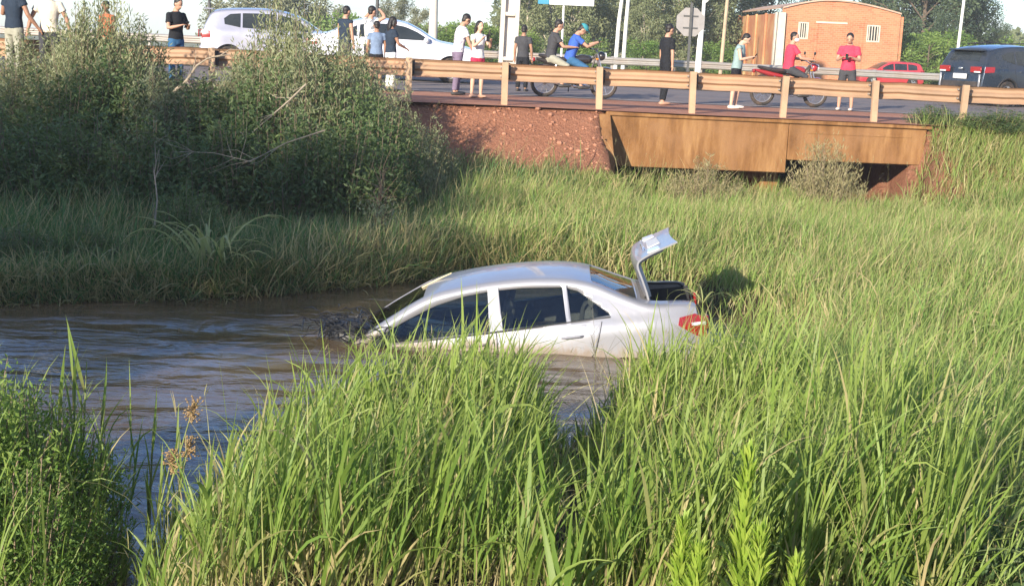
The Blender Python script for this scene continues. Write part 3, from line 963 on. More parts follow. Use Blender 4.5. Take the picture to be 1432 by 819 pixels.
car('white_sedan', 'white sedan on the road behind the onlookers in white shirts', 'car', (p[0] + .05, p[1] + .4, p[2]), RA + math.radians(-2), SED2, WHITEP, sed_gl, sed_dr,
    (.96, .28, .92, .90), (-1.52, -1.18, .9, .9), [('headlight', [(1.72, .62), (2.08, .58)], [(1.66, .74), (2.06, .70)], CLEARL), ('tail_light', [(-1.9, .80), (-2.18, .78)], [(-1.9, .93), (-2.16, .93)], REDL)], scale=1.04)
def red_extra(t, S):
    for side in (1, -1):
        S.cap_patch(True, *sorted((side * .48, side * .68)), .80, 1.05, .03).build('tail_light', REDL, t)
    S.cap_patch(True, -.68, .68, .36, .58, .02).build('bumper', BLACKP, t)
pr = at_y(1240, 107, 74.0)
HATCH2 = Shape(1.66, [(1.9, .45), (1.87, .66), (1.70, .80), (1.25, .92), (.92, 1.0), (.45, 1.27), (.12, 1.40), (-.3, 1.455), (-1.0, 1.45), (-1.50, 1.42), (-1.70, 1.34), (-1.84, 1.05), (-1.88, .88), (-1.9, .55)],
               .24, .96, .73, (1.2, -1.22), .29, rear_cut=.9)
HATCH2.mirror = (.70, 1.0)
gl2 = [([(.78, .99), (-.05, 1.0)], [(.70, 1.04), (.42, 1.20), (.15, 1.31), (-.05, 1.35)]), ([(-.12, 1.0), (-.85, 1.01)], [(-.12, 1.36), (-.5, 1.365), (-.85, 1.355)]), ([(-.92, 1.01), (-1.48, 1.04)], [(-.92, 1.355), (-1.2, 1.34), (-1.45, 1.28)])]
car('red_hatchback', 'small red hatchback parked beside the brick building', 'car', (pr[0], 74.0, float(ground_z(pr[0], 74.0))), PI + math.radians(10), HATCH2, REDP, gl2, [([(.85, .36), (-.08, .34)], [(.88, .93), (-.08, .96)]), ([(-.1, .34), (-.80, .4)], [(-.1, .96), (-.95, .98)])],
    (.88, .22, .92, .9), (-1.82, -1.66, .8, .85), [('tail_light', [(-1.66, .80), (-1.86, .78)], [(-1.66, 1.0), (-1.84, 1.0)], REDL)], red_extra, scale=.90)
SUV = Shape(1.84, [(2.2, .50), (2.17, .78), (2.0, .92), (1.5, 1.03), (1.05, 1.12), (.60, 1.38), (.25, 1.55), (-.3, 1.64), (-1.0, 1.63), (-1.60, 1.57), (-1.92, 1.46), (-2.10, 1.16), (-2.17, .95), (-2.2, .55)],
            .28, 1.06, .72, (1.35, -1.32), .35, rear_cut=.84)
SUV.mirror = (.80, 1.12)
suv_gl = [([(.85, 1.10), (-.10, 1.12)], [(.80, 1.15), (.52, 1.33), (.22, 1.45), (-.10, 1.51)]), ([(-.17, 1.12), (-.95, 1.15)], [(-.17, 1.515), (-.6, 1.52), (-.95, 1.50)]), ([(-1.02, 1.155), (-1.50, 1.27)], [(-1.02, 1.495), (-1.25, 1.465), (-1.50, 1.39)])]
suv_dr = [([(.92, .40), (-.12, .38)], [(.96, 1.03), (-.12, 1.07)]), ([(-.14, .38), (-.84, .40), (-.95, .62), (-1.02, .72)], [(-.14, 1.07), (-1.1, 1.09)])]
def suv_extra(t, S):
    for side in (1, -1):
        a = S.cap_patch(True, *sorted((side * .36, side * .74)), .90, 1.06, .035).build('tail_light', REDL, t)
        S.cap_patch(True, *sorted((side * .50, side * .72)), .90, .94, .042, .01).build('clear_strip', CLEARL, a)
        S.cap_patch(True, *sorted((side * .66, side * .72)), .48, .86, .035).build('reflector', ALLOY, t)
        MB().tube([(.3, side * .60, 1.70), (-.4, side * .61, 1.735), (-1.4, side * .59, 1.68)], .018, 6).build('roof_rail', BLACKP, t)
    S.cap_patch(True, -.70, .70, .34, .66, .025).build('bumper', BLACKP, t)
    S.cap_patch(True, -.24, .24, .72, .86, .03).build('number_plate', PLATE, t)
    S.cap_patch(True, -.07, .07, .97, 1.03, .03).build('badge', CHROME, t)
    MB().box((-1.98, 0, 1.50), (.26, 1.15, .035), bev=.012).build('spoiler', NAVYP, t)
    MB().box((-2.09, 0, 1.505), (.02, .30, .018)).build('brake_light', REDL, t)
    for wx in S.wheels:
        for side in (1, -1):
            MB().torus((wx, side * (S.P(wx) * .985), S.wr), S.wr + .075, .03, n=28, m=6, rz=.02).build('arch_trim', BLACKP, t)
ps = on_road(1425, 150)
car('navy_crossover', 'dark blue crossover stopped on the road beyond the crash barrier', 'car', (ps[0] + .05, ps[1] + .7, ps[2]), RA + math.radians(24), SUV, NAVYP, suv_gl, suv_dr,
    (1.0, .36, .92, .9), (-2.09, -1.95, .78, .80), [('tail_light', [(-1.88, .92), (-2.14, .90)], [(-1.84, 1.07), (-2.12, 1.06)], REDL), ('headlight', [(1.75, .74), (2.1, .70)], [(1.7, .86), (2.08, .84)], CLEARL)], suv_extra, scale=1.03)
# ------------------------------------------------------------------ people
SKIN = [mat('skin_a', (.42, .235, .155), .55, var=.06, scale=20), mat('skin_b', (.30, .155, .095), .55, var=.06, scale=20), mat('skin_c', (.52, .32, .225), .55, var=.06, scale=20)]
HAIR = mat('dark_hair', (.012, .009, .008), .55, var=.3, scale=40, bump=.3)
PUPIL = mat('eye_dark', (.02, .015, .012), .3)
LIP = mat('lip', (.30, .11, .09), .5)
def cloth(name, color, var=.16, accent=None, scale=9):
    if name in _mc: return _mc[name]
    t = NT(name)
    n = t.noise(scale, 5, .6); n2 = t.noise(26, 3, .5)
    c = t.ramp(n.outputs['Fac'], [(.3, tuple(x * (1 - var) for x in color)), (.7, tuple(min(1, x * (1 + var)) for x in color))]).outputs[0]
    if accent is not None:
        w = t.noise(13, 2, .4)
        c = t.mix(t.ramp(w.outputs['Fac'], [(.50, 0.), (.56, .85)]).outputs[0], c, accent)
    t.bsdf(c, .85, 0, .2, t.bump(n.outputs['Fac'], .45, .03))
    _mc[name] = t.m
    return t.m
def remeshed(mb, voxel, name, m, smooth=3):
    """one continuous surface out of overlapping shapes"""
    o = mb.build(name, m)
    md = o.modifiers.new('r', 'REMESH'); md.mode = 'VOXEL'; md.voxel_size = voxel
    sm = o.modifiers.new('s', 'SMOOTH'); sm.iterations = smooth; sm.factor = .5
    return o
PENDING = []                                    # (object, its thing) waiting to be evaluated
def rotx(v, a): c, s = math.cos(a), math.sin(a); return Vector((v[0], v[1] * c - v[2] * s, v[1] * s + v[2] * c))
def person(label, loc, face, H, pose, shirt, pants, skin=0, sleeve=.45, plen=1.0, shoe=None, hair='short', mask=None, cap=None, group='onlookers on the road', lean=0.0, nod=.15, turn=0.0, female=False, shirt_len=0.0, bag=None):
    """face: heading of the look, radians from +x. pose: {'L': (upper, fore), 'R': .., 'l': (thigh, shin), 'r': ..} as directions (right, forward, up)"""
    t = thing('person', label, 'person', tuple(loc), face - PI / 2, group)
    k = H / 1.75
    t.scale = (k, k, k)
    sk = SKIN[skin]
    hip = Vector((0, 0, .92))
    la = -lean
    up = lambda v: hip + rotx(Vector(v) - hip, la)          # bend forward about the hips
    D = lambda v: Vector(v).normalized()
    sw = .165 if female else .185
    J = {}
    for s_, kx in ((-1, 'l'), (1, 'r')):
        h = hip + Vector((s_ * .088, 0, -.02))
        th, sh = pose.get(kx, ((s_ * .05, .02, -1), (0, -.03, -1)))
        J['hip' + kx] = h; J['knee' + kx] = h + D(th) * .42; J['ank' + kx] = J['knee' + kx] + D(sh) * .40
    low = min(J['ankl'].z, J['ankr'].z)
    drop = (.085 - low) if not pose.get('seat') else (pose['seat'] / k - .86)
    off = Vector((0, 0, drop))
    for q in list(J): J[q] = J[q] + off
    hip0 = hip
    for s_, kx in ((-1, 'L'), (1, 'R')):
        s0 = up((s_ * sw * .97, 0, 1.395)) + off
        u_, f_ = pose.get(kx, ((s_ * .18, .02, -1), (s_ * .05, .18, -1)))
        J['sho' + kx] = s0; J['elb' + kx] = s0 + D(u_) * .285; J['wri' + kx] = J['elb' + kx] + D(f_) * .25; J['hd' + kx] = D(f_)
    UP = lambda v: up(v) + off
    neck, headc = UP((0, .005, 1.49)), UP((0, .014, 1.528))
    hr = Matrix.Rotation(-turn, 3, 'Z') @ Matrix.Rotation(la - nod, 3, 'X')
    HC = headc + hr @ Vector((0, .02, .105))
    hp = lambda v: HC + hr @ Vector(v)
    def torso(mb, g, z0, z1, belly=1.0, ht=.0):
        st = [(.84, .125, .10), (.92, .160, .112), (1.00, .150, .105), (1.08, .134 if not female else .122, .098), (1.18, .148, .108), (1.28, .163 if not female else .15, .116), (1.36, .166 if not female else .15, .105), (1.42, .135, .085), (1.465, .075, .068), (1.53, .052, .054)]
        zz = [z0] + [a[0] for a in st if z0 + .01 < a[0] < z1 - .01] + [z1]
        rings = []
        for z in zz:
            rx = np.interp(z, [a[0] for a in st], [a[1] for a in st]) + g
            ry = np.interp(z, [a[0] for a in st], [a[2] for a in st]) + g
            q = []
            for i in range(18):
                a = 2 * PI * i / 18
                v = Vector((rx * math.cos(a), ry * math.sin(a), z))
                q.append(UP(v) if z > .92 else v + off)
            rings.append(q)
        mb.loft(rings)
    def limb(mb, pts, rs, n=10): mb.tube(pts, rs, n)
    B = MB()
    torso(B, 0, .82, 1.53)
    B.tube([neck - (headc - neck) * 1.5, headc, hp((0, 0, -.03))], [.056, .053, .050], 12)
    B.ell(hp((0, -.008, .022)), (.076, .094, .098), 16, 12, hr)
    B.ell(hp((0, .022, -.045)), (.057, .068, .070), 14, 10, hr)
    B.tube([hp((0, .082, .018)), hp((0, .106, -.018)), hp((0, .088, -.028))], [.008, .015, .011], 8)
    for s_ in (-1, 1): B.ell(hp((s_ * .078, -.005, -.005)), (.013, .022, .033), 8, 6, hr)
    for kx in 'LR':
        s0, e, w = J['sho' + kx], J['elb' + kx], J['wri' + kx]
        B.ell(s0, (.058, .058, .058), 12, 8)
        B.tube([UP((0, 0, 1.40)), s0], [.06, .055], 10)
        limb(B, [s0, s0.lerp(e, .5), e, e.lerp(w, .3), w], [.050, .045, .038, .040, .027])
        d = J['hd' + kx]
        palm = w + d * .045
        sx = d.cross(Vector((0, 0, 1)))
        if sx.length < .2: sx = Vector((0, 1, 0)) - d * d.y
        sx.normalize(); nz = sx.cross(d)
        B.tube([w - d * .01, w + d * .03, w + d * .085], [(.026, .022), (.038, .019), (.036, .016)], 10)
        cur = nz * (-.5)
        for i, ln in enumerate((.062, .074, .070, .052)):
            b = w + d * .082 + sx * (-.027 + .018 * i)
            m_ = b + (d + cur * .4).normalized() * ln * .5
            B.tube([b, m_, m_ + (d + cur * 1.6).normalized() * ln * .5], [.0095, .009, .0075], 6)
        sg = 1 if kx == 'L' else -1
        b = w + d * .025 + sx * .030 * sg
        B.tube([b, b + (d * .5 + sx * sg).normalized() * .032, b + (d * .9 + sx * .5 * sg).normalized() * .060], [.012, .0105, .009], 6)
    for kx in 'lr':
        h, kn, an = J['hip' + kx], J['knee' + kx], J['ank' + kx]
        limb(B, [h, h.lerp(kn, .5), kn, kn.lerp(an, .3), an], [.086, .070, .052, .054, .036], 12)
        fd = pose.get('foot' + kx, (0, 1, 0))
        fd = Vector(fd).normalized()
        hl = an + Vector((0, 0, -.045)) - fd * .05
        B.tube([hl, an + Vector((0, 0, -.04)) + fd * .02, an + Vector((0, 0, -.055)) + fd * .11, an + Vector((0, 0, -.062)) + fd * .18], [.034, .038, (.042, .026), (.034, .016)], 10)
    o = remeshed(B, .0145 , 'body', sk); PENDING.append((o, t))
    # clothes
    S = MB()
    torso(S, .016, .90 - shirt_len, 1.468)
    for kx in 'LR':
        s0, e, w = J['sho' + kx], J['elb' + kx], J['wri' + kx]
        S.ell(s0, (.064, .066, .060), 12, 8)
        S.tube([UP((0, 0, 1.385)), s0], [.074, .060], 10)
        if sleeve > 0:
            if sleeve <= 1: S.tube([s0, s0.lerp(e, sleeve * .6), s0.lerp(e, sleeve)], [.061, .062, .068], 12)
            else: S.tube([s0, e, e.lerp(w, .5), e.lerp(w, min(sleeve - 1, .98))], [.066, .054, .052, .042], 12)
    o = remeshed(S, .016, 'shirt', shirt, 2); PENDING.append((o, t))
    Q = MB()
    torso(Q, .012, .80, 1.0)
    for kx in 'lr':
        h, kn, an = J['hip' + kx], J['knee' + kx], J['ank' + kx]
        if plen >= 1: Q.tube([h, h.lerp(kn, .5), kn, kn.lerp(an, .5), kn.lerp(an, min(plen - .05, .97))], [.100, .086, .068, .064, .062], 12)
        else: Q.tube([h, h.lerp(kn, plen * .5), h.lerp(kn, min(plen * 1.1, 1.0))], [.102, .096, .094], 12)
    o = remeshed(Q, .016, 'shorts' if plen < 1 else 'trousers', pants, 2); PENDING.append((o, t))
    if shoe is not None:
        for kx in 'lr':
            an = J['ank' + kx]; fd = Vector(pose.get('foot' + kx, (0, 1, 0))).normalized()
            b = an + Vector((0, 0, -.047))
            MB().tube([b - fd * .075, b - fd * .05, b + fd * .03, b + fd * .12, b + fd * .19, b + fd * .21],
                      [(.02, .02), (.043, .040), (.047, .042), (.050, .034), (.042, .026), (.02, .012)], 12).build('shoe', shoe, t)
    hm = MB()
    hm.ell(hp((0, -.028, .042)), (.084, .095, .090), 16, 12, hr)
    if hair == 'long':
        hm.tube([hp((0, -.07, .06)), hp((0, -.095, -.05)), hp((0, -.10, -.16)), hp((0, -.10, -.26))], [(.06, .05), (.085, .05), (.08, .04), (.03, .015)], 12)
        for s_ in (-1, 1): hm.tube([hp((s_ * .06, 0, .07)), hp((s_ * .08, -.02, -.02)), hp((s_ * .075, -.03, -.13))], [.03, .03, .015], 8)
    else:
        hm.ell(hp((0, -.055, -.025)), (.066, .052, .06), 12, 8, hr)
    o = remeshed(hm, .012, 'hair', HAIR, 1); PENDING.append((o, t))
    for s_ in (-1, 1): MB().ell(hp((s_ * .030, .080, .018)), (.011, .008, .007), 8, 6, hr).build('eye', PUPIL, t)
    if mask is not None:
        MB().ell(hp((0, .050, -.040)), (.066, .062, .052), 14, 10, hr).build('face_mask', mask, t)
    else:
        MB().ell(hp((0, .083, -.055)), (.022, .010, .007), 8, 6, hr).build('mouth', LIP, t)
    if cap is not None:
        cm = MB().ell(hp((0, -.012, .066)), (.090, .108, .078), 16, 10, hr)
        cm.loft([[hp((.075 * math.cos(a), .055 + r * math.sin(a), .066 - .012 * (r > .09))) for a in np.linspace(0, PI, 9)] for r in (.06, .12)], cap=False, closed=False)
        cm.build('cap', cap, t)
    t['_hands'] = 0
    del t['_hands']
    M = Matrix.Translation(t.location) @ Matrix.Rotation(face - PI / 2, 4, 'Z') @ Matrix.Scale(k, 4)
    return {kx: M @ (J['wri' + kx] + J['hd' + kx] * .09) for kx in 'LR'}, M, J, t
def stand_at(px, py_feet, py_head, back=0.0):
    p = on_road(px, py_feet)
    s = FPX / depth(p)
    # height that carries the head to its place in the photograph
    lo, hi = .9, 2.3
    for _ in range(30):
        m_ = (lo + hi) / 2
        if px_of((p[0], p[1], p[2] + m_))[1] > py_head: lo = m_
        else: hi = m_
    return p, lo
PHONE = mat('phone_black', (.012, .012, .014), .2)
def phone(label, at, rz, tilt=.6):
    m = MB().box((0, 0, 0), (.072, .010, .15), bev=.004)
    o = m.build('phone', PHONE, None, loc=tuple(at), rot=(tilt, 0, rz))
    MB().box((.0, -.0055, 0), (.064, .003, .138)).build('screen', GLASS, o)
    return tag(o, label, 'phone', 'phones held by the onlookers')
def small_bag(at): pass

EAST, WEST, NORTH, SOUTH = 0.0, PI, PI / 2, -PI / 2
hold = {'L': ((-.25, .25, -.95), (.55, .80, .25)), 'R': ((.25, .25, -.95), (-.55, .80, .25))}
holdup = {'L': ((-.30, .45, -.8), (.5, .7, .6)), 'R': ((.30, .5, -.75), (-.45, .65, .75))}
walk = {'l': ((-.03, .30, -1), (0, -.02, -1)), 'r': ((.03, -.18, -1), (0, -.35, -1))}
def L_(d, **k): q = dict(d); q.update(k); return q
K_BLACK = cloth('black_cloth', (.014, .015, .019)); K_NAVY = cloth('navy_cloth', (.022, .034, .055)); K_WHITE = cloth('white_cloth', (.70, .69, .67), .08)
K_CREAM = cloth('cream_cloth', (.66, .58, .46), .1); K_JEAN = cloth('blue_denim', (.035, .11, .22)); K_KHAKI = cloth('pale_khaki', (.30, .29, .23)); K_GREYB = cloth('grey_blue_cloth', (.16, .22, .33))
K_RED = cloth('red_cloth', (.62, .045, .085)); K_ORNG = cloth('rust_cloth', (.46, .13, .06)); K_TEAL = cloth('grey_teal_cloth', (.24, .33, .33)); K_DKGR = cloth('dark_grey_cloth', (.05, .05, .056)); K_BLUE = cloth('royal_blue_cloth', (.045, .11, .42))
K_PATT = cloth('white_print_cloth', (.68, .66, .68), .08, (.28, .26, .34)); K_PRT = cloth('white_dark_print_cloth', (.70, .68, .62), .08, (.10, .12, .16), 5); K_REDS = cloth('crimson_shorts', (.48, .03, .07)); K_PURP = cloth('faded_purple_cloth', (.17, .13, .19))
SHOE_D = mat('dark_shoe', (.03, .028, .028), .6); SHOE_W = mat('pale_shoe', (.60, .52, .46), .6); SHOE_T = mat('tan_shoe', (.42, .25, .17), .6)
MASKW = mat('white_mask', (.78, .77, .78), .8, var=.04); CAPT = mat('teal_cap', (.03, .22, .26), .8)

p = RF(UV(*at_y(17, 120, 25.3)[:2])[0], -.45, -.02); H = 1.86
person('person in a dark navy shirt and pale trousers standing closest to the frame\'s left edge', p, NORTH - .5, H, {'L': ((-.4, .1, -.9), (-.2, .7, .2)), 'R': ((.35, .15, -.9), (.25, .4, -.6))}, K_NAVY, K_KHAKI, 1, shoe=SHOE_D)
p, H = stand_at(70, 118, -22)
person('person in a cream shirt with both arms held away from the sides', (p[0], p[1], p[2]), SOUTH + .2, min(H, 1.9), {'L': ((-.45, .12, -.9), (-.22, .1, -1)), 'R': ((.45, .12, -.9), (.25, .15, -1))}, K_CREAM, K_DKGR, 1, sleeve=.5, shoe=SHOE_D)
p, H = stand_at(150, 112, 2)
person('person in a rust-orange shirt mostly hidden behind the pale tall shrub', p, SOUTH - .5, min(H, 1.75), {}, K_ORNG, K_DKGR, 1, shoe=SHOE_D)
p, H = stand_at(246, 118, -3)
h, *_ = person('person in a black shirt and blue jeans looking at a phone among the shrubs', p, SOUTH + .9, min(H, 1.85), hold, K_BLACK, K_JEAN, 0, sleeve=.6, shoe=SHOE_D, nod=.45)
phone('phone held by the person in the black shirt and jeans', (h['L'] + h['R']) / 2, SOUTH + .9 + PI / 2, .6)
p, H = stand_at(481, 117, 9)
person('person in a dark sleeveless top seen from behind by the white sedan\'s tail', p, NORTH - .7, H, {'L': ((-.2, .1, -1), (0, .3, -1))}, K_NAVY, K_DKGR, 0, sleeve=0, shoe=SHOE_D)
p, H = stand_at(516, 120, 9)
person('person in a white printed shirt with both hands raised to the head', p, NORTH - .9, H, {'L': ((-.80, .45, .42), (.85, .1, .52)), 'R': ((.80, .40, .42), (-.85, .1, .52))}, K_PRT, K_DKGR, 0, shoe=SHOE_D)
p, H = stand_at(525, 126, 30)
person('person in a grey-blue shirt and black shorts seen from behind at the crash barrier', p, NORTH + .3, H, {}, K_GREYB, K_BLACK, 1, plen=.95, shoe=SHOE_D)
p, H = stand_at(545, 128, 24)
person('dark-haired person in a dark navy shirt over white trousers beside the grey-blue shirt', p, NORTH - 1.0, H, {'R': ((.2, .3, -.95), (-.2, .7, -.3))}, K_NAVY, K_WHITE, 1, hair='long', female=True, shoe=SHOE_D)
p, H = stand_at(638, 133, 20)
person('person in a white patterned shirt leaning toward the woman in red shorts', p, NORTH - 1.15, min(H * 1.02, 1.95), L_({'l': ((-.05, .16, -1), (0, -.05, -1)), 'r': ((.05, -.12, -1), (0, -.1, -1))}, L=((-.2, .1, -1), (0, .25, -1)), R=((.2, .3, -.95), (0, .5, -.8))), K_PATT, K_PURP, 0, sleeve=.55, shoe=SHOE_D, lean=.16, nod=.35, cap=None)
p, H = stand_at(666, 137, 30)
h, *_ = person('woman in a white top and crimson shorts holding up a phone', p, SOUTH + .7, H, L_(holdup, l=((-.06, .06, -1), (0, -.03, -1)), r=((.08, .0, -1), (.03, -.03, -1))), K_WHITE, K_REDS, 2, sleeve=.4, plen=.62, shoe=SHOE_T, hair='long', female=True, nod=.1)
phone('phone held up by the woman in crimson shorts', (h['L'] + h['R']) / 2, SOUTH + .7 + PI / 2, .1)
p, H = stand_at(729, 128, 36)
person('person in dark clothes standing just behind the big concrete pole', (p[0], p[1], p[2]), NORTH - .3, H, {}, K_DKGR, K_BLACK, 1, shoe=SHOE_D)
p, H = stand_at(928, 147, 34)
person('person in black seen from the side, one pale forearm hanging down', p, EAST + .5, H, L_({'l': ((-.03, .10, -1), (0, -.06, -1)), 'r': ((.03, -.06, -1), (0, -.2, -1))}, R=((.18, -.02, -1), (.02, .05, -1))), K_BLACK, K_BLACK, 0, sleeve=.7, shoe=SHOE_T, nod=.2)
p, H = stand_at(1026, 152, 49)
h, *_ = person('person in a grey-teal sleeveless shirt bending over a phone', p, EAST - .35, min(H * 1.04, 1.8), L_(hold, l=((-.06, .12, -1), (0, -.12, -1)), r=((.06, -.04, -1), (0, -.08, -1))), K_TEAL, K_BLACK, 2, sleeve=.12, plen=.98, shoe=SHOE_W, lean=.14, nod=.55)
phone('phone held by the person in the grey-teal sleeveless shirt', (h['L'] + h['R']) / 2, EAST - .35 + PI / 2, .6)
p, H = stand_at(1181, 155, 46)
h, *_ = person('man in a red polo shirt and dark shorts looking down at a phone', p, SOUTH - .35, H, L_(hold, l=((-.10, .02, -1), (-.02, -.03, -1)), r=((.10, .02, -1), (.03, -.03, -1))), K_RED, K_DKGR, 0, sleeve=.6, plen=.97, shoe=SHOE_W, nod=.5)
phone('phone held by the man in the red polo shirt', (h['L'] + h['R']) / 2, SOUTH - .35 + PI / 2, .5)

# ------------------------------------------------------------------ motorcycles and their riders
def motorbike(label, loc, rotz, tankm, seatm=None, scale=1.0):
    t = thing('motorcycle', label, 'motorcycle', loc, rotz, 'motorcycles stopped behind the crash barrier')
    t.scale = (scale,) * 3
    R = .295
    for x, nm in ((.64, 'front_wheel'), (-.62, 'rear_wheel')):
        w = MB().torus((0, 0, 0), R - .04, .042, n=32, m=10).build(nm, RUBBER, t, loc=(x, 0, R))
        MB().torus((0, 0, 0), R - .075, .014, n=32, m=6, rz=.022).build('rim', ALLOY, w)
        sp = MB()
        for i in range(10):
            a = 2 * PI * i / 10
            sp.tube([(.03 * math.cos(a + .4), .02 * (-1) ** i, .03 * math.sin(a + .4)), ((R - .08) * math.cos(a), 0, (R - .08) * math.sin(a))], .006, 5)
        sp.cyl((0, 0, 0), .045, .10, n=12)
        sp.build('spokes', CHROME, w)
    for s_ in (-1, 1):
        MB().tube([(.64, s_ * .075, R), (.55, s_ * .075, .62), (.46, s_ * .075, .92)], [.026, .024, .018], 8).build('fork_leg', CHROME, t)
        MB().tube([(-.62, s_ * .11, R), (-.10, s_ * .10, .36)], [.020, .022], 6).build('swing_arm', BLACKP, t)
        MB().tube([(-.52, s_ * .13, .36), (-.40, s_ * .12, .66)], [.026, .022], 8).build('shock_absorber', CHROME, t)
        MB().tube([(.40, s_ * .34, 1.02), (.36, s_ * .22, 1.02)], .020, 8).build('grip', BLACKP, t)
        MB().tube([(.42, s_ * .22, 1.02), (.44, s_ * .25, 1.12), (.44, s_ * .26, 1.16)], .006, 5).ell((.44, s_ * .28, 1.19), (.015, .055, .038), 10, 6).build('mirror', BLACKP, t)
        MB().tube([(-.08, s_ * .12, .28), (-.06, s_ * .25, .27)], .014, 6).build('footpeg', BLACKP, t)
        MB().ell((.36, s_ * .10, .30), (.035, .03, .02), 8, 6).build('indicator', REDL if False else mat('amber_lamp', (.65, .22, .02), .2), t, loc=(.08, s_ * .08, .52))
    MB().tube([(.47, 0, .93), (.30, 0, .74), (-.05, 0, .70), (-.42, 0, .70)], .024, 8).tube([(.46, 0, .90), (.33, 0, .52), (.18, 0, .30), (-.12, 0, .30), (-.16, 0, .66)], .020, 8).tube([(-.16, 0, .42), (-.42, 0, .68), (-.66, 0, .74)], .016, 8).build('frame', BLACKP, t)
    MB().box((.06, 0, .40), (.32, .22, .20), bev=.05).cyl((.16, 0, .56), .075, .17, 'z', 14).cyl((.02, .12, .36), .085, .06, 'y', 14).build('engine', mat('engine_metal', (.16, .16, .17), .45, .7), t)
    MB().tube([(.22, -.10, .50), (.27, -.11, .30), (.05, -.13, .24), (-.30, -.15, .28), (-.72, -.17, .38)], [.018, .020, .022, .034, .044], 10).build('exhaust', CHROME, t)
    MB().loft([[(x, w * math.cos(a), z + h * math.sin(a)) for a in np.linspace(0, 2 * PI, 14, endpoint=False)] for x, w, h, z in ((.36, .05, .04, .80), (.30, .12, .09, .80), (.16, .14, .105, .80), (.0, .12, .085, .78), (-.10, .08, .05, .76))]).build('fuel_tank', tankm, t)
    MB().loft([[(x, w * math.cos(a), z + h * math.sin(a)) for a in np.linspace(0, 2 * PI, 12, endpoint=False)] for x, w, h, z in ((-.04, .07, .04, .77), (-.16, .12, .055, .77), (-.40, .13, .055, .79), (-.66, .10, .045, .83), (-.76, .06, .03, .85))]).build('seat', seatm or BLACKP, t)
    MB().loft([[(x, w * math.cos(a), z + h * math.sin(a)) for a in np.linspace(0, 2 * PI, 10, endpoint=False)] for x, w, h, z in ((-.20, .12, .05, .66), (-.55, .10, .06, .72), (-.82, .05, .03, .78))]).build('side_panel', tankm, t)
    for nm, x, a0, a1, rr in (('front_mudguard', .64, .35, 2.3, .35), ('rear_mudguard', -.62, .6, 2.9, .37)):
        rings = []
        for a in np.linspace(a0, a1, 12):
            rings.append([(x + (rr + q) * math.cos(a), y, R + (rr + q) * math.sin(a)) for y, q in ((-.065, -.02), (-.05, .008), (0, .02), (.05, .008), (.065, -.02), (0, .005))])
        MB().loft(rings).build(nm, tankm if nm[0] == 'f' else BLACKP, t)
    MB().tube([(.40, -.36, 1.02), (.44, -.18, 1.02), (.47, 0, .96), (.44, .18, 1.02), (.40, .36, 1.02)], .012, 8).build('handlebar', CHROME, t)
    hl = MB().ell((.56, 0, .88), (.085, .095, .095), 14, 10).build('headlight', tankm, t)
    MB().cyl((.645, 0, .88), .075, .02, 'x', 16).build('lens', CLEARL, hl)
    MB().box((-.86, 0, .76), (.05, .12, .08), bev=.015).build('tail_light', REDL, t)
    MB().box((-.93, 0, .58), (.012, .17, .13), bev=.004).build('number_plate', PLATE, t)
    MB().cyl((-.08, .12, .22), .012, .2, 'z', 8).build('side_stand', BLACKP, t)
    return t
def ride(label, bike_loc, rotz, x, seat, shirt, pants, hands, scale=1.0, **kw):
    c, s = math.cos(rotz), math.sin(rotz)
    loc = (bike_loc[0] + x * c * scale, bike_loc[1] + x * s * scale, bike_loc[2])
    pose = {'seat': seat, 'l': ((-.38, .80, -.35), (.02, -.28, -1)), 'r': ((.38, .80, -.35), (-.02, -.28, -1))}
    pose.update(hands)
    return person(label, loc, rotz, 1.72, pose, shirt, pants, shoe=SHOE_D, **kw)
b1 = on_road(801, 137); a1 = RA + .04
motorbike('dark motorcycle carrying two riders behind the crash barrier', tuple(b1), a1, paint('bike_black', (.02, .02, .024), .2, .25), scale=1.05)
ride('rider in dark grey sitting at the back of the two-up motorcycle', b1, a1, -.52, .80, K_DKGR, K_KHAKI, {'L': ((-.2, .55, -.8), (.3, .9, .0)), 'R': ((.2, .55, -.8), (-.2, .9, .0))}, skin=0, sleeve=.6, lean=.18, nod=.15, scale=1.05)
h, *_ = ride('rider in a royal blue shirt and teal cap bent over a phone at the front', b1, a1, -.12, .78, K_BLUE, K_JEAN, {'L': ((-.2, .75, -.6), (.35, .85, .35)), 'R': ((.2, .75, -.6), (-.35, .85, .35))}, skin=0, sleeve=.55, lean=.30, nod=.45, cap=CAPT, scale=1.05)
phone('phone held by the rider in the royal blue shirt', (h['L'] + h['R']) / 2, a1 + PI / 2, .6)
b2 = on_road(1101, 149); a2 = RA + .10
motorbike('red and black motorcycle with one masked rider behind the crash barrier', tuple(b2), a2, paint('bike_red', (.42, .02, .03), .2, .22), scale=1.02)
ride('rider in a red shirt and white face mask sitting on the red motorcycle', b2, a2, -.05, .80, K_RED, K_DKGR, {'L': ((-.3, .5, -.8), (-.05, .9, -.1)), 'R': ((.3, .5, -.8), (.05, .9, -.1))}, skin=0, sleeve=.6, lean=.10, nod=.05, turn=.7, mask=MASKW)

# settle every body and garment into plain meshes
bpy.context.view_layer.update()
dg = bpy.context.evaluated_depsgraph_get()
done = [(o, t, bpy.data.meshes.new_from_object(o.evaluated_get(dg))) for o, t in PENDING]
for o, t, me in done:
    o.modifiers.clear(); o.data = me
    me.polygons.foreach_set('use_smooth', [True] * len(me.polygons))
    o.parent = t
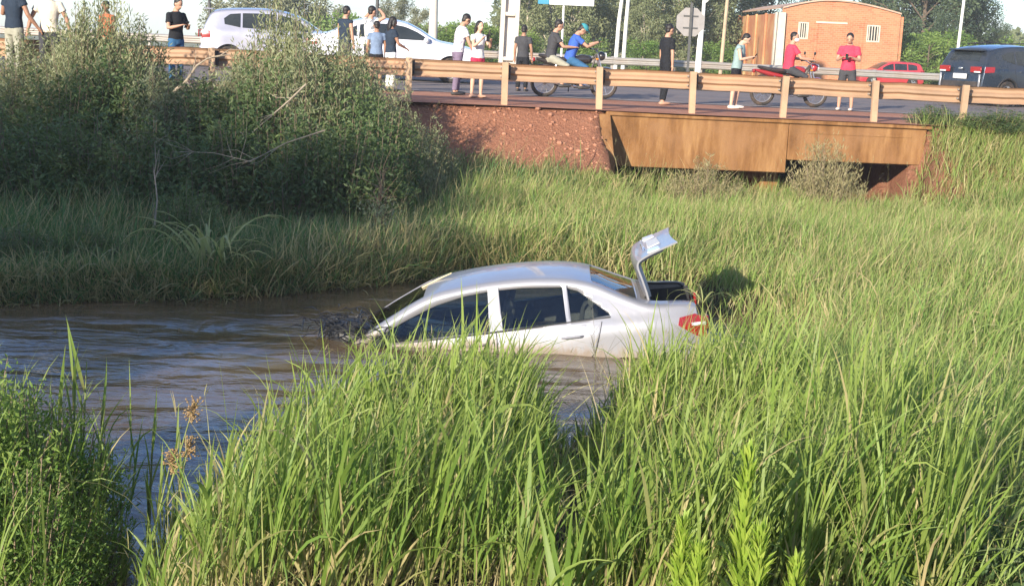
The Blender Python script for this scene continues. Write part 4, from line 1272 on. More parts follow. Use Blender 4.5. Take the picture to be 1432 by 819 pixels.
# ------------------------------------------------------------------ grasses
def ribbons(P, th, ph, L, W, bend, nseg, rnd, dry, twist=None, t0=None, t1=None, belly=.35):
    """N leaf blades. th: tilt from the vertical, ph: azimuth, bend: how far the tip droops"""
    N = len(L)
    P = np.asarray(P, float)
    ts = np.linspace(0, 1, nseg + 1)
    out = np.zeros((N, nseg + 1, 2, 3), np.float32)
    p = P.copy()
    hx, hy = np.cos(ph), np.sin(ph)
    if twist is None: twist = np.zeros(N)
    for k, t in enumerate(ts):
        a = th + bend * t ** 1.6
        if k:
            step = L / nseg
            am = th + bend * ((t + ts[k - 1]) / 2) ** 1.6
            p = p + np.stack([np.sin(am) * hx * step, np.sin(am) * hy * step, np.cos(am) * step], -1)
        tang = np.stack([np.sin(a) * hx, np.sin(a) * hy, np.cos(a)], -1)
        s1 = np.stack([-hy, hx, 0 * hx], -1)
        s2 = np.cross(tang, s1)
        side = s1 * np.cos(twist)[:, None] + s2 * np.sin(twist)[:, None]
        if t < belly: w = .55 + .45 * t / belly
        else: w = max(1 - ((t - belly) / (1 - belly)) ** 1.5, .03)
        w = (W * w / 2)[:, None]
        out[:, k, 0] = p - side * w
        out[:, k, 1] = p + side * w
    base = (np.arange(N) * (nseg + 1) * 2)[:, None]
    q = np.array([[2 * k, 2 * k + 1, 2 * k + 3, 2 * k + 2] for k in range(nseg)])
    faces = (base[:, None, :] + q[None]).reshape(-1, 4)
    a0 = np.zeros(N) if t0 is None else t0
    a1 = np.ones(N) if t1 is None else t1
    tt = a0[:, None, None] + (a1 - a0)[:, None, None] * ts[None, :, None] + np.zeros((N, nseg + 1, 2))
    at = {'rnd': np.repeat(rnd, (nseg + 1) * 2), 'dry': np.repeat(dry, (nseg + 1) * 2), 'along': tt.ravel()}
    return out.reshape(-1, 3), faces, at, p
class Bag:
    def __init__(s): s.v, s.f, s.a, s.n = [], [], {'rnd': [], 'dry': [], 'along': []}, 0
    def add(s, r):
        v, f, a, tip = r
        s.v.append(v); s.f.append(f + s.n); s.n += len(v)
        for k in s.a: s.a[k].append(a[k])
        return tip
    def mesh(s, name, m):
        return np_mesh(name, np.concatenate(s.v), np.concatenate(s.f), m, {k: np.concatenate(a) for k, a in s.a.items()})
def blade_mat(name, low, a, b, tip, straw, trans=.45, rough=.5):
    """a blade goes from pale sheath to green leaf to tip; each blade has its own hue and dryness"""
    t = NT(name)
    rnd, dry, al = t.attr('rnd'), t.attr('dry'), t.attr('along')
    g = t.ramp(rnd, [(.0, a), (1., b)]).outputs[0]
    c = t.mix(t.ramp(al, [(.0, 1.), (.38, 0.)]).outputs[0], g, low)
    c = t.mix(t.ramp(al, [(.75, 0.), (1., .6)]).outputs[0], c, tip)
    c = t.mix(dry, c, straw)
    d = t.new('ShaderNodeBsdfPrincipled'); t.link(c, d.inputs['Base Color'])
    d.inputs['Roughness'].default_value = rough; d.inputs['Specular IOR Level'].default_value = .35
    tr = t.new('ShaderNodeBsdfTranslucent')
    c2 = t.mix(.5, c, t.mix(1.0, c, (1.0, 1.0, .45), 'MULTIPLY'))
    t.link(c2, tr.inputs['Color'])
    m = t.new('ShaderNodeMixShader'); m.inputs[0].default_value = trans
    t.link(d.outputs[0], m.inputs[1]); t.link(tr.outputs[0], m.inputs[2])
    t.link(m.outputs[0], t.out.inputs['Surface'])
    return t.m
STRAW = (.52, .42, .22)
TALL = blade_mat('tall_grass', (.30, .28, .10), (.105, .21, .030), (.26, .36, .065), (.34, .40, .11), STRAW)
FIELD = blade_mat('field_grass', (.25, .27, .095), (.125, .255, .045), (.29, .40, .095), (.40, .44, .15), STRAW)
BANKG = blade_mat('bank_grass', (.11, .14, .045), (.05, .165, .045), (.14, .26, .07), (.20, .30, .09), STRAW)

# ------------------------------------------------------------------ the brick building
t = NT('brickwork')
tcb = t.new('ShaderNodeTexCoord')
bk = t.new('ShaderNodeTexBrick'); bk.inputs['Scale'].default_value = 1.0
bk.inputs['Brick Width'].default_value = .26; bk.inputs['Row Height'].default_value = .105; bk.inputs['Mortar Size'].default_value = .012
bk.inputs['Color1'].default_value = (.46, .175, .085, 1); bk.inputs['Color2'].default_value = (.34, .115, .055, 1); bk.inputs['Mortar'].default_value = (.36, .22, .14, 1)
sx = t.new('ShaderNodeSeparateXYZ'); t.link(tcb.outputs['Object'], sx.inputs[0])
cx = t.new('ShaderNodeCombineXYZ'); t.link(t.math('ADD', sx.outputs['X'], sx.outputs['Y']), cx.inputs[0]); t.link(sx.outputs['Z'], cx.inputs[1])
t.link(cx.outputs[0], bk.inputs['Vector'])
n1 = t.noise(.7, 5, .6); n2 = t.noise(1.2, 4, .6, stretch=(.3, .3, 2.5))
c = t.mix(t.ramp(n1.outputs['Fac'], [(.4, 0.), (.75, .55)]).outputs[0], bk.outputs['Color'], (.52, .26, .14))
c = t.mix(t.ramp(n2.outputs['Fac'], [(.55, 0.), (.75, .4)]).outputs[0], c, (.20, .085, .05))
t.bsdf(c, .9, 0, .2, t.bump(bk.outputs['Fac'], -.5, .02))
BRICK = t.m
t = NT('peeling_plaster')
n1 = t.noise(1.0, 5, .6, stretch=(1, .8, .8)); n2 = t.noise(5, 5, .6)
c = t.ramp(n1.outputs['Fac'], [(.34, (.47, .30, .15)), (.46, (.45, .22, .10)), (.60, (.40, .16, .08))]).outputs[0]
t.bsdf(c, .9, 0, .2, t.bump(n2.outputs['Fac'], .6, .04))
PLAST = t.m
BCON = mat('pale_concrete', (.50, .44, .36), .85, var=.15, scale=2.5, bump=.3)
BY = 79.0
bl = at_y(1088, 107, BY); brr = at_y(1252, 110, BY)
bz = float(ground_z(bl[0], BY)) - .1
BWD = brr[0] - bl[0]
ztop_l = at_y(1090, 12, BY)[2] - bz; ztop_r = at_y(1254, 21, BY)[2] - bz; zpk = at_y(1158, 2, BY)[2] - bz
bd = thing('brick_building', 'orange brick shed with an arched roof and two barred windows', 'building', (bl[0], BY, bz))
arc = [(f * BWD, (ztop_l + (zpk - ztop_l) * math.sin(PI / 2 * f / .42)) if f < .42 else (zpk + (ztop_r - zpk) * (1 - math.cos(PI / 2 * (f - .42) / .58)))) for f in np.linspace(0, 1, 15)]
def wall_rect(x0, x1, z0, z1, y=0, d=.2): return MB().box(((x0 + x1) / 2, y + d / 2, (z0 + z1) / 2), (x1 - x0, d, z1 - z0))
wx = [(at_y(1116, 40, BY)[0] - bl[0], at_y(1131, 40, BY)[0] - bl[0]), (at_y(1212, 46, BY)[0] - bl[0], at_y(1231, 46, BY)[0] - bl[0])]
wz0, wz1 = at_y(1170, 57, BY)[2] - bz, at_y(1170, 33, BY)[2] - bz
# front wall in pieces round its two windows
xs_ = [0, wx[0][0], wx[0][1], wx[1][0], wx[1][1], BWD]
topz = lambda x: float(np.interp(x, [a for a, b in arc], [b for a, b in arc]))
fwm = MB()
for i in range(5):
    x0, x1 = xs_[i], xs_[i + 1]
    pl = [(x, z) for x, z in arc if x0 + .01 < x < x1 - .01]
    if i in (1, 3):
        fwm.prism([(x0, 0), (x1, 0), (x1, wz0), (x0, wz0)], 0, .2)
        fwm.prism([(x0, wz1), (x1, wz1), (x1, topz(x1))] + pl[::-1] + [(x0, topz(x0))], 0, .2)
    else:
        fwm.prism([(x0, 0), (x1, 0), (x1, topz(x1))] + pl[::-1] + [(x0, topz(x0))], 0, .2)
fwm.build('front_wall', BRICK, bd, smooth=False)
BL = 15.0
MB().box((-.1, BL / 2 + .1, (ztop_l - .25) / 2), (.2, BL, ztop_l - .25)).build('side_wall', PLAST, bd)
MB().box((BWD + .1, BL / 2 + .1, (ztop_r - .1) / 2), (.2, BL, ztop_r - .1)).build('side_wall', BRICK, bd)
for k in range(5): MB().box((-.26, .45 + k * 3.4, (ztop_l - .2) / 2), (.12, .42, ztop_l - .2), bev=.03).build('pilaster', BCON if k == 0 else PLAST, bd)
MB().box((-.06, -.10, ztop_l / 2 - .1), (.42, .2, ztop_l - .2)).build('corner_post', BCON, bd)
for x in (at_y(1141, 50, BY)[0] - bl[0], at_y(1205, 50, BY)[0] - bl[0]): MB().box((x, -.012, 1.7), (.16, .05, topz(x) - .35 if False else 3.4)).build('pilaster', BRICK, bd)
MB().box((BWD * .42, -.02, wz1 + .02), (1.7, .06, .09)).build('lintel', BCON, bd)
rf = MB()
rf.loft([[(x, y, z + .02) for x, z in arc] + [(x, y, z + .10) for x, z in arc[::-1]] for y in (-.12, BL + .3)])
rf.build('roof', mat('weathered_roof', (.42, .28, .20), .8, var=.2, scale=1.5), bd, smooth=False)
for a, b in wx:
    w = MB().box(((a + b) / 2, .10, (wz0 + wz1) / 2), (b - a - .01, .02, wz1 - wz0 - .01)).build('window', GLASS, bd)
    f = MB()
    for q in (a + .04, b - .04): f.box((q, .05, (wz0 + wz1) / 2), (.07, .08, wz1 - wz0 - .01))
    for q in (wz0 + .04, wz1 - .04): f.box(((a + b) / 2, .052, q), (b - a - .16, .078, .07))
    f.build('frame', BCON, w, smooth=False)
    for i in range(4):
        MB().box((a + (b - a) * (i + 1) / 5, .055, (wz0 + wz1) / 2), (.05, .05, wz1 - wz0 - .16)).build('bar', BCON, w)

# ------------------------------------------------------------------ poles and signs
PALEC = mat('pole_concrete', (.56, .50, .44), .85, var=.14, scale=1.6, bump=.3)
WOODP = mat('pole_wood', (.40, .30, .20), .85, var=.25, scale=2.5, bump=.4)
WHITEM = mat('white_steel', (.66, .64, .60), .5, var=.08)
DARKM = mat('dark_steel', (.06, .06, .06), .6, var=.2)
def gz(x, y): return float(ground_z(x, y))
g = at_y(709, 105, 48.0)
cp = thing('utility_pole', 'thick pale concrete pole with ladder-like openings rising behind the crash barrier', 'pole', (g[0], 48.0, gz(g[0], 48.0)), rot=(0, math.radians(.6), .10))
for sx_ in (-1, 1): MB().box((sx_ * .235, 0, 5.5), (.14, .34, 11), bev=.02).build('flange', PALEC, cp)
MB().box((0, .05, 5.5), (.33, .10, 11)).build('web', PALEC, cp)
for k in range(8): MB().box((0, -.06, .55 + k * 1.45), (.328, .22, .12), bev=.015).build('rung', PALEC, cp)
MB().box((0, 0, .12), (.85, .6, .3), bev=.04).build('footing', PALEC, cp)
def round_pole(name, label, px, y, h, r, m, lean=0.0, group=None):
    q = at_y(px, 90, y)
    t = thing(name, label, 'pole', (q[0], y, gz(q[0], y)), rot=(0, lean, 0), group=group)
    MB().tube([(0, 0, -.1), (0, 0, h * .5), (0, 0, h)], [r * 1.15, r, r * .85], 10).build('shaft', m, t)
    return t
q = round_pole('wooden_pole', 'slim pale wooden pole between the trees and the brick building', 1008, 72, 9, .085, WOODP, math.radians(1.6))
MB().box((0, -.03, 7.2), (1.2, .1, .1)).build('crossarm', WOODP, q)
q = round_pole('concrete_pole', 'short pale concrete pole standing behind the white sedan', 604, 66, 3.6, .20, PALEC)
MB().cyl((0, 0, 3.62), .23, .10, 'z', 12).build('cap', PALEC, q)
q = round_pole('thin_pole', 'thin dark pole rising behind the silver hatchback\'s tail', 297, 60, 7.5, .06, DARKM, math.radians(-3))
MB().box((0, 0, 6.9), (.7, .06, .06)).build('crossarm', DARKM, q)
q = round_pole('thin_pole', 'thin dark pole with a side arm above the person with raised hands', 524, 52, 5.2, .06, DARKM, math.radians(1))
MB().tube([(0, 0, 3.45), (.5, 0, 3.55), (.85, 0, 3.72)], .035, 6).build('side_arm', DARKM, q)
q = round_pole('metal_pole', 'thin pale metal pole before the dark trees by the crossover', 1336, 70, 9, .07, WHITEM, math.radians(1.5))
MB().box((0, -.02, 5.0), (.5, .05, .05)).build('bracket', WHITEM, q)
g = at_y(865, 92, 68)
lp = thing('street_lamp', 'white lamp post of two shafts with a curved arm before the eucalyptus trees', 'street lamp', (g[0], 68, gz(g[0], 68)))
MB().tube([(-.16, 0, 0), (-.10, 0, 2.5), (.06, 0, 4.6), (.08, 0, 8)], [.10, .09, .075, .06], 10).build('shaft', WHITEM, lp)
MB().tube([(.20, 0, 0), (.24, 0, 2.4), (.28, 0, 3.6), (.12, 0, 4.35), (-.35, 0, 4.75), (-1.0, 0, 4.85)], [.10, .09, .085, .08, .07, .06], 10).build('curved_arm', WHITEM, lp)
MB().ell((-1.15, 0, 4.84), (.28, .12, .07), 12, 8).build('lamp_head', WHITEM, lp)
g = at_y(786, 60, 58)
bbz = gz(g[0], 58)
bb = thing('road_sign', 'wide white road sign with a blue end on a thin post', 'road sign', (g[0], 58, bbz))
zb = at_y(790, 7.5, 58)[2] - bbz; xl = at_y(752, 5, 58)[0] - g[0]; xm = at_y(768, 5, 58)[0] - g[0]; xr = at_y(831, 5, 58)[0] - g[0]
MB().box(((xm + xr) / 2, 0, zb + .65), (xr - xm - .01, .05, 1.3), bev=.01).build('board', mat('sign_white', (.74, .76, .78), .5, var=.04), bb)
MB().box(((xm + xl) / 2, 0, zb + .65), (xm - xl - .005, .052, 1.3), bev=.01).build('board', mat('sign_blue', (.03, .22, .34), .5, var=.06), bb)
MB().tube([(0, .08, 0), (0, .08, zb + 1.2)], .045, 8).build('post', WHITEM, bb)
g = at_y(962, 90, 50)
sgz = gz(g[0], 50)
sg = thing('octagonal_sign', 'grey back of an eight-sided road sign on a dark post by the wooden pole', 'road sign', (g[0], 50, sgz), 0.0)
zc = at_y(962, 31, 50)[2] - sgz
R8 = .52
MB().prism([(R8 * math.cos(PI / 8 + k * PI / 4), zc + R8 * math.sin(PI / 8 + k * PI / 4)) for k in range(8)], .03, .045).build('board', mat('sign_back', (.27, .25, .24), .6, .3, .12, 3), sg)
MB().box((0, -.02, zc / 2 + .3), (.085, .07, zc + .7)).build('post', DARKM, sg)
for k in (-.2, .2): MB().box((0, .02, zc + k), (.5, .03, .05)).build('brace', DARKM, sg)
g = at_y(978, 90, 54)
q = thing('signpost', 'pale forked post just beside the eight-sided sign', 'pole', (g[0], 54, gz(g[0], 54)))
MB().tube([(0, 0, 0), (.02, 0, 2.2), (.05, 0, 7)], .065, 8).build('shaft', WHITEM, q)
MB().tube([(-.12, 0, 0), (-.08, 0, 1.6), (.02, 0, 2.3)], .05, 8).build('prop', WHITEM, q)
MB().tube([(.04, 0, 2.9), (.28, 0, 3.15), (.65, 0, 3.2)], .03, 6).build('bracket', WHITEM, q)

# ------------------------------------------------------------------ trees
def leaf_mat(name, a, b, trans=.35, rough=.5):
    t = NT(name)
    oi = t.new('ShaderNodeObjectInfo')
    f = t.math('ADD', t.math('MULTIPLY', t.attr('rnd'), .75), t.math('MULTIPLY', oi.outputs['Random'], .3), True)
    c = t.ramp(f, [(.05, a), (.95, b)]).outputs[0]
    d = t.new('ShaderNodeBsdfPrincipled'); t.link(c, d.inputs['Base Color']); d.inputs['Roughness'].default_value = rough; d.inputs['Specular IOR Level'].default_value = .3
    tr = t.new('ShaderNodeBsdfTranslucent'); t.link(t.mix(1.0, c, (1.1, 1.15, .55), 'MULTIPLY'), tr.inputs['Color'])
    m = t.new('ShaderNodeMixShader'); m.inputs[0].default_value = trans
    t.link(d.outputs[0], m.inputs[1]); t.link(tr.outputs[0], m.inputs[2]); t.link(m.outputs[0], t.out.inputs['Surface'])
    return t.m
def leaves(P, Dr, L, W, rg_, rnd):
    """diamond leaves folded along the midrib. P bases, Dr directions"""
    N = len(P)
    Dr = Dr / np.linalg.norm(Dr, axis=1)[:, None]
    r = rg_.normal(0, 1, (N, 3))
    S = np.cross(Dr, r); S /= np.linalg.norm(S, axis=1)[:, None] + 1e-9
    Nn = np.cross(S, Dr)
    L = L[:, None]; W = W[:, None]
    v = np.stack([P, P + Dr * L * .45 - S * W * .5 + Nn * W * .15, P + Dr * L - Nn * L * .08, P + Dr * L * .45 + S * W * .5 + Nn * W * .15], 1)
    b = (np.arange(N) * 4)[:, None]
    f = np.concatenate([b + np.array([[0, 1, 2]]), b + np.array([[0, 2, 3]])])
    return v.reshape(-1, 3), f, {'rnd': np.repeat(rnd, 4)}
BARK = mat('pale_bark', (.42, .36, .28), .85, var=.25, scale=3, bump=.4)
BARKD = mat('dark_bark', (.11, .08, .055), .9, var=.25, scale=3, bump=.4)
def tree_meshes(seed, h, w, low, nl, leaf, lm, bark, droop=0.0, limbs=16, clump=.75, trunk_r=.16):
    r = np.random.default_rng(seed); R = random.Random(seed)
    tb = MB()
    top = Vector((R.uniform(-.05, .05) * h, R.uniform(-.05, .05) * h, h * .93))
    tp = [Vector((0, 0, -.2)), Vector((R.uniform(-.02, .02) * h, R.uniform(-.02, .02) * h, h * .35)), Vector((top.x * .7, top.y * .7, h * .65)), top]
    tb.tube(tp, [trunk_r, trunk_r * .75, trunk_r * .5, .03], 8)
    cl = []
    for i in range(limbs):
        f = low + (1 - low) * (i + R.random()) / limbs
        zf = h * max(f - .12, .08)
        b = tp[0].lerp(tp[3], zf / h)
        a = i * 2.4 + R.uniform(-.5, .5)
        rad = w * .5 * (1 - .75 * abs((f - low) / (1 - low) - .38) ** 1.3) * R.uniform(.6, 1.1)
        e = Vector((math.cos(a) * rad, math.sin(a) * rad, h * f + R.uniform(0, .06) * h))
        m_ = b.lerp(e, .5) + Vector((0, 0, .05 * h))
        tb.tube([b, m_, e], [trunk_r * .42 * (1.1 - f * .6), trunk_r * .24, .02], 6)
        for q, s_ in ((e, 1.0), (m_.lerp(e, .45), .85), (m_, .6)):
            for _ in range(2): cl.append((np.array(q) + r.normal(0, .32 * clump, 3), clump * s_ * R.uniform(.6, 1.2)))
    C_ = np.array([c for c, _ in cl]); S_ = np.array([s for _, s in cl])
    k = r.choice(len(cl), nl, p=S_ ** 2 / (S_ ** 2).sum())
    d = r.normal(0, 1, (nl, 3)); d /= np.linalg.norm(d, axis=1)[:, None]
    P = C_[k] + d * (S_[k] * r.random(nl) ** .45)[:, None] * np.array([1, 1, .8])
    Dr = d + r.normal(0, .6, (nl, 3)) + np.array([0, 0, -droop])
    tone = np.clip(.5 + r.normal(0, .16, nl) + (r.normal(0, .22, len(cl)))[k], 0, 1)
    v, f, at = leaves(P, Dr, leaf * r.uniform(.7, 1.3, nl), leaf * .42 * r.uniform(.7, 1.3, nl), r, tone)
    return tb.mesh('trunk', bark), np_mesh('crown', v, f, lm, at)
def plant_tree(name, label, cat, ms, x, y, z, s, rz, group):
    t = thing(name, label, cat, (x, y, z), rz, group)
    t.scale = (s[0], s[0], s[1]) if isinstance(s, tuple) else (s, s, s)
    link_mesh('trunk', ms[0], t); link_mesh('crown', ms[1], t)
    return t
EUC = leaf_mat('eucalyptus_leaf', (.12, .15, .075), (.29, .31, .16))
DKL = leaf_mat('dark_leaf', (.03, .062, .036), (.10, .135, .070), .25)
OLV = leaf_mat('pale_leaf', (.13, .145, .085), (.27, .27, .17))
BRG = leaf_mat('bright_leaf', (.085, .17, .035), (.21, .29, .07))
H0 = 10.0
euc = [tree_meshes(20 + i, H0, 4.6, .10, 8500, .30, EUC, BARK, .7, 22, .85, .15) for i in range(3)]
drk = [tree_meshes(40 + i, H0, 6.4, .12, 9500, .30, DKL, BARKD, .2, 24, 1.15, .22) for i in range(2)]
pal = [tree_meshes(60 + i, H0, 7.5, .18, 7000, .34, OLV, BARK, .2, 20, 1.0, .18) for i in range(2)]
bsh = [tree_meshes(80 + i, 3.0, 3.4, .10, 4200, .20, BRG, BARKD, .1, 14, .55, .07) for i in range(2)]
def row(name, labels, cat, ms, h0, group, spots, seed):
    R = random.Random(seed)
    for i, (px, y, ytop, wide) in enumerate(spots):
        q = at_y(px, ytop, y)
        g = gz(q[0], y)
        k = (q[2] - g) / h0
        plant_tree(name, labels[i], cat, ms[i % len(ms)], q[0], y, g - .05, (k * wide if k < 1.3 else 1.15 * wide, k), R.uniform(0, 6.28), group)
row('eucalyptus_tree', ['pale-green eucalyptus tree right behind the thick concrete pole', 'pale-green eucalyptus tree behind the back rider of the two-up motorcycle', 'pale-green eucalyptus tree under the white road sign, behind the front rider', 'very tall eucalyptus tree between the white road sign and the street lamp', "pale-green eucalyptus tree just past the street lamp's double shaft", 'shortest eucalyptus tree, between the street lamp and the person in black', 'very tall eucalyptus tree directly behind the person in black', 'low eucalyptus tree behind the near edge of the eight-sided sign', 'tall eucalyptus tree behind the pale forked post', 'tall eucalyptus tree behind the slim wooden pole', "broad eucalyptus tree touching the brick building's plastered side wall", 'far eucalyptus tree half covered by the thick concrete pole'], 'tree', euc, H0, 'eucalyptus trees beyond the road',
    [(742, 92, -60, 1), (775, 98, -80, 1), (806, 90, -50, 1.0), (838, 100, -90, 1.05), (884, 96, -70, 1.0), (905, 86, -30, .9), (934, 94, -90, 1.1), (952, 88, -40, .9), (985, 97, -70, 1.05), (1012, 92, -60, 1), (1040, 104, -40, 1.1), (722, 102, -30, 1)], 1)
row('dark_tree', ["dense dark-green tree rising from the brick building's far corner", 'tallest dark-green tree, above the red hatchback', 'dense dark-green tree behind the thin pale pole by the crossover', 'narrow dark-green tree whose top thins out against the sky above the crossover', "dark-green tree behind the brick building's plastered side wall", "dark-green tree behind the brick building's falling roof end", 'dark-green tree showing just above the middle of the arched roof', "smallest dark-green tree under the open sky at the frame's edge", 'low dense dark-green tree in front of the tallest dark one'], 'tree', drk, H0, 'dark trees behind the brick building',
    [(1272, 100, -70, 1), (1306, 94, -90, 1), (1345, 97, -60, 1), (1376, 100, -10, .75), (1080, 108, -40, .95), (1236, 104, -30, 1), (1140, 112, -4, .9), (1403, 96, 42, .7), (1322, 90, 20, .9)], 2)
row('pale_tree', ["pale grey-green tree above the silver hatchback's rear roof edge", "broadest pale grey-green tree, above the silver hatchback's middle", "pale grey-green tree above the silver hatchback's windscreen", 'small narrow pale tree behind the person in the dark sleeveless top', "pale grey-green tree above the white sedan's roof", 'pale grey-green tree just beside the short concrete pole', 'pale grey-green tree behind the person with raised hands'], 'tree', pal, H0, 'pale trees on the skyline',
    [(318, 104, 4, .9), (372, 98, -8, 1.1), (425, 100, -4, 1.0), (462, 108, 12, .7), (556, 92, -2, .95), (588, 88, 12, .8), (536, 100, 14, .8)], 3)
row('roadside_bush', ['green bush just right of the short concrete pole', 'green bush behind the person in the white patterned shirt', 'bright green bush between the woman in crimson shorts and the concrete pole', 'green bush behind the person in dark clothes by the concrete pole', "green bush behind the two riders' heads", 'green bush between the riders and the street lamp', 'green bush between the street lamp and the person in black', 'green bush at the foot of the slim wooden pole', "green bush at the brick building's corner above the red hatchback", "bright broad green bush just past the red hatchback's tail", 'tall green bush behind the thin pale pole by the crossover', "low green bush above the crossover's roof at the frame's edge", "green bush between the hatchback's bonnet and the white sedan"], 'bush', bsh, 3.0, 'bushes beyond the far crash barrier',
    [(625, 80, 34, 1.2), (648, 84, 40, 1.2), (684, 72, 36, 1.3), (735, 75, 48, 1.0), (790, 76, 52, 1.2), (826, 74, 56, 1.1), (905, 76, 58, 1.2), (1010, 78, 62, 1.2), (1275, 84, 52, 1.2), (1300, 80, 58, 1.3), (1325, 86, 48, 1.3), (1410, 88, 62, 1.2), (472, 90, 26, 1.2)], 4)
# the far wood that closes the view
r = np.random.default_rng(5)
n = 30000
xx = r.uniform(-75, 110, n); yy = r.uniform(128, 150, n)
zz = ground_z(xx, yy)
hh_ = (3.4 + 1.1 * wob(xx, yy * 0, .11, 1) + .8 * wob(xx, yy * .2, .45, 2)) * np.where(xx / yy < -.02, .55, 1.25)
P = np.stack([xx, yy, zz + np.maximum(hh_, .4) * r.random(n) ** .6], -1)
v, f, at = leaves(P, r.normal(0, 1, (n, 3)) + np.array([0, 0, -.2]), r.uniform(.6, 1.1, n), r.uniform(.3, .6, n), r, np.clip(.45 + .3 * wob(xx, yy, .4, 3) + r.normal(0, .15, n), 0, 1))
tag(link_mesh('far_wood', np_mesh('far_wood', v, f, EUC, at)), 'distant strip of woodland closing the view behind everything', 'woodland', kind='stuff')
# trees behind the photographer, whose shade lies on the left bank
for i, (x, y, h) in enumerate([(-25, 0, 8.4), (-22.5, -1.2, 8.2), (-20.2, .2, 7.9), (-18, -.6, 7.9), (-16, .3, 7.6), (-14.3, -.3, 7.0), (-12.9, .3, 6.3), (-11.6, 0, 5.3)]):
    plant_tree('dark_tree', 'dense dark tree on the near bank behind the photographer', 'tree', drk[i % 2], x, y, gz(x, y) - .1, (.62, h / H0), i * 1.3, 'trees behind the photographer')
# ------------------------------------------------------------------ shrubs and single plants
GRL = leaf_mat('grey_green_leaf', (.13, .165, .085), (.36, .37, .21))
MGL = leaf_mat('mid_green_leaf', (.050, .105, .040), (.165, .215, .080))
NGL = leaf_mat('fresh_green_leaf', (.09, .18, .036), (.30, .40, .10), .5)
TWIG = mat('twig', (.20, .15, .10), .9, var=.25, scale=8)
DEADW = mat('dead_wood', (.30, .245, .18), .85, var=.25, scale=8, bump=.3)
def shrub_meshes(seed, h, w, twigs, per, leaf, lm, aspect=.30, upright=.7):
    r = np.random.default_rng(seed); R = random.Random(seed)
    tb = MB(); P, Dr, T_ = [], [], []
    for i in range(twigs):
        a = R.uniform(0, 2 * PI); q = R.random() ** .6
        rad = w * .5 * q
        top = h * (1 - .55 * q * q) * R.uniform(.55, 1.08)
        b = Vector((math.cos(a) * rad * .18, math.sin(a) * rad * .18, -.03))
        e = Vector((math.cos(a) * rad, math.sin(a) * rad, top))
        m_ = b.lerp(e, .5) + Vector((math.cos(a) * rad * .15, math.sin(a) * rad * .15, -.03 * h))
        if i % 2 == 0: tb.tube([b, m_, e], [.013, .008, .003], 4)
        tone = R.gauss(.5, .18)
        for j in range(per):
            s_ = R.uniform(.22, 1.0)
            p = (b.lerp(m_, s_ * 2) if s_ < .5 else m_.lerp(e, s_ * 2 - 1))
            sc_ = .035 + .12 * (1 - s_) * w
            P.append((p.x + R.gauss(0, sc_), p.y + R.gauss(0, sc_), max(p.z + R.gauss(0, sc_ * .8), .01)))
            aa = R.uniform(0, 2 * PI)
            Dr.append((math.cos(aa), math.sin(aa), upright + R.gauss(0, .45))); T_.append(tone + R.gauss(0, .12))
    P = np.array(P); n = len(P)
    v, f, at = leaves(P, np.array(Dr), leaf * r.uniform(.6, 1.3, n), leaf * aspect * r.uniform(.7, 1.3, n), r, np.clip(T_, 0, 1))
    return tb.mesh('stem', TWIG), np_mesh('foliage', v, f, lm, at)
grey = [shrub_meshes(100 + i, 1.6, 1.5, 95, 60, .085, GRL, .26, .9) for i in range(3)]
midg = [shrub_meshes(110 + i, 1.5, 1.8, 100, 60, .085, MGL, .34, .5) for i in range(3)]
dryg = [shrub_meshes(120 + i, 1.5, 1.5, 110, 45, .10, leaf_mat('straw_leaf', (.22, .20, .10), (.42, .36, .20)), .14, 1.5) for i in range(2)]
def shrub(label, ms, px, y, ytop, wide=1.0, group=None, seed=0, name='shrub', h0=1.6):
    q = at_y(px, ytop, y)
    g = gz(q[0], y)
    k = max((q[2] - g) / h0 * 1.32, .3)
    t = thing(name, label, 'shrub', (q[0], y, g - .03), seed * 1.7, group)
    t.scale = (wide, wide, k)
    link_mesh('stem', ms[0], t); link_mesh('foliage', ms[1], t)
    return t
SH = [
    ('grey-green shrub at the feet of the person in the navy shirt and pale trousers', 0, 34, 24.6, 72, 1.0),
    ('grey-green shrub below the person in the cream shirt', 1, 92, 24.4, 64, .95),
    ('tallest pale yellow-green shrub, hiding the person in the rust-orange shirt', 2, 136, 23.8, 20, .85),
    ('grey-green shrub between the tallest shrub and the person in black and jeans', 0, 192, 24.2, 62, 1.0),
    ('low green shrub at the feet of the person in black and jeans', 1, 262, 24.3, 112, 1.0),
    ('low green shrub under the silver hatchback, beside the pale dead branch', 2, 322, 24.5, 104, 1.1),
    ('tall pale shrub in front of the silver hatchback\'s front door', 0, 384, 24.0, 40, .85),
    ('tall grey-green shrub before the silver hatchback\'s bonnet', 1, 430, 24.0, 54, .95),
    ('grey-green shrub below the person in the dark sleeveless top', 2, 470, 24.2, 78, .95),
    ('rounded shrub at the left end of the bare red bank', 0, 506, 24.4, 100, .8),
    ('sunlit pale shrub highest beside the bare red bank', 1, 546, 23.2, 138, .8),
    ('pale shrub standing in front of the tallest shrub\'s stem', 0, 112, 23.2, 52, .9),
    ('pale shrub tucked against the tallest shrub on the side of the person in jeans', 1, 165, 23.4, 44, .85),
    ('grey-green shrub below the silver hatchback\'s rear wheel', 2, 350, 23.6, 84, .9),
    ('grey-green shrub between the two tall ones before the silver hatchback', 0, 410, 23.3, 66, .85),
    ('grey-green shrub covering the crash barrier below the white printed shirt', 1, 494, 23.7, 88, .8),
    ('straw-coloured shrub at the lower edge of the red bank', 2, 600, 23.4, 188, .7),
]
for i, (lb, k, px, y, yt, w) in enumerate(SH): shrub(lb, grey[k], px, y, yt, w, 'grey-green shrubs below the road', i)
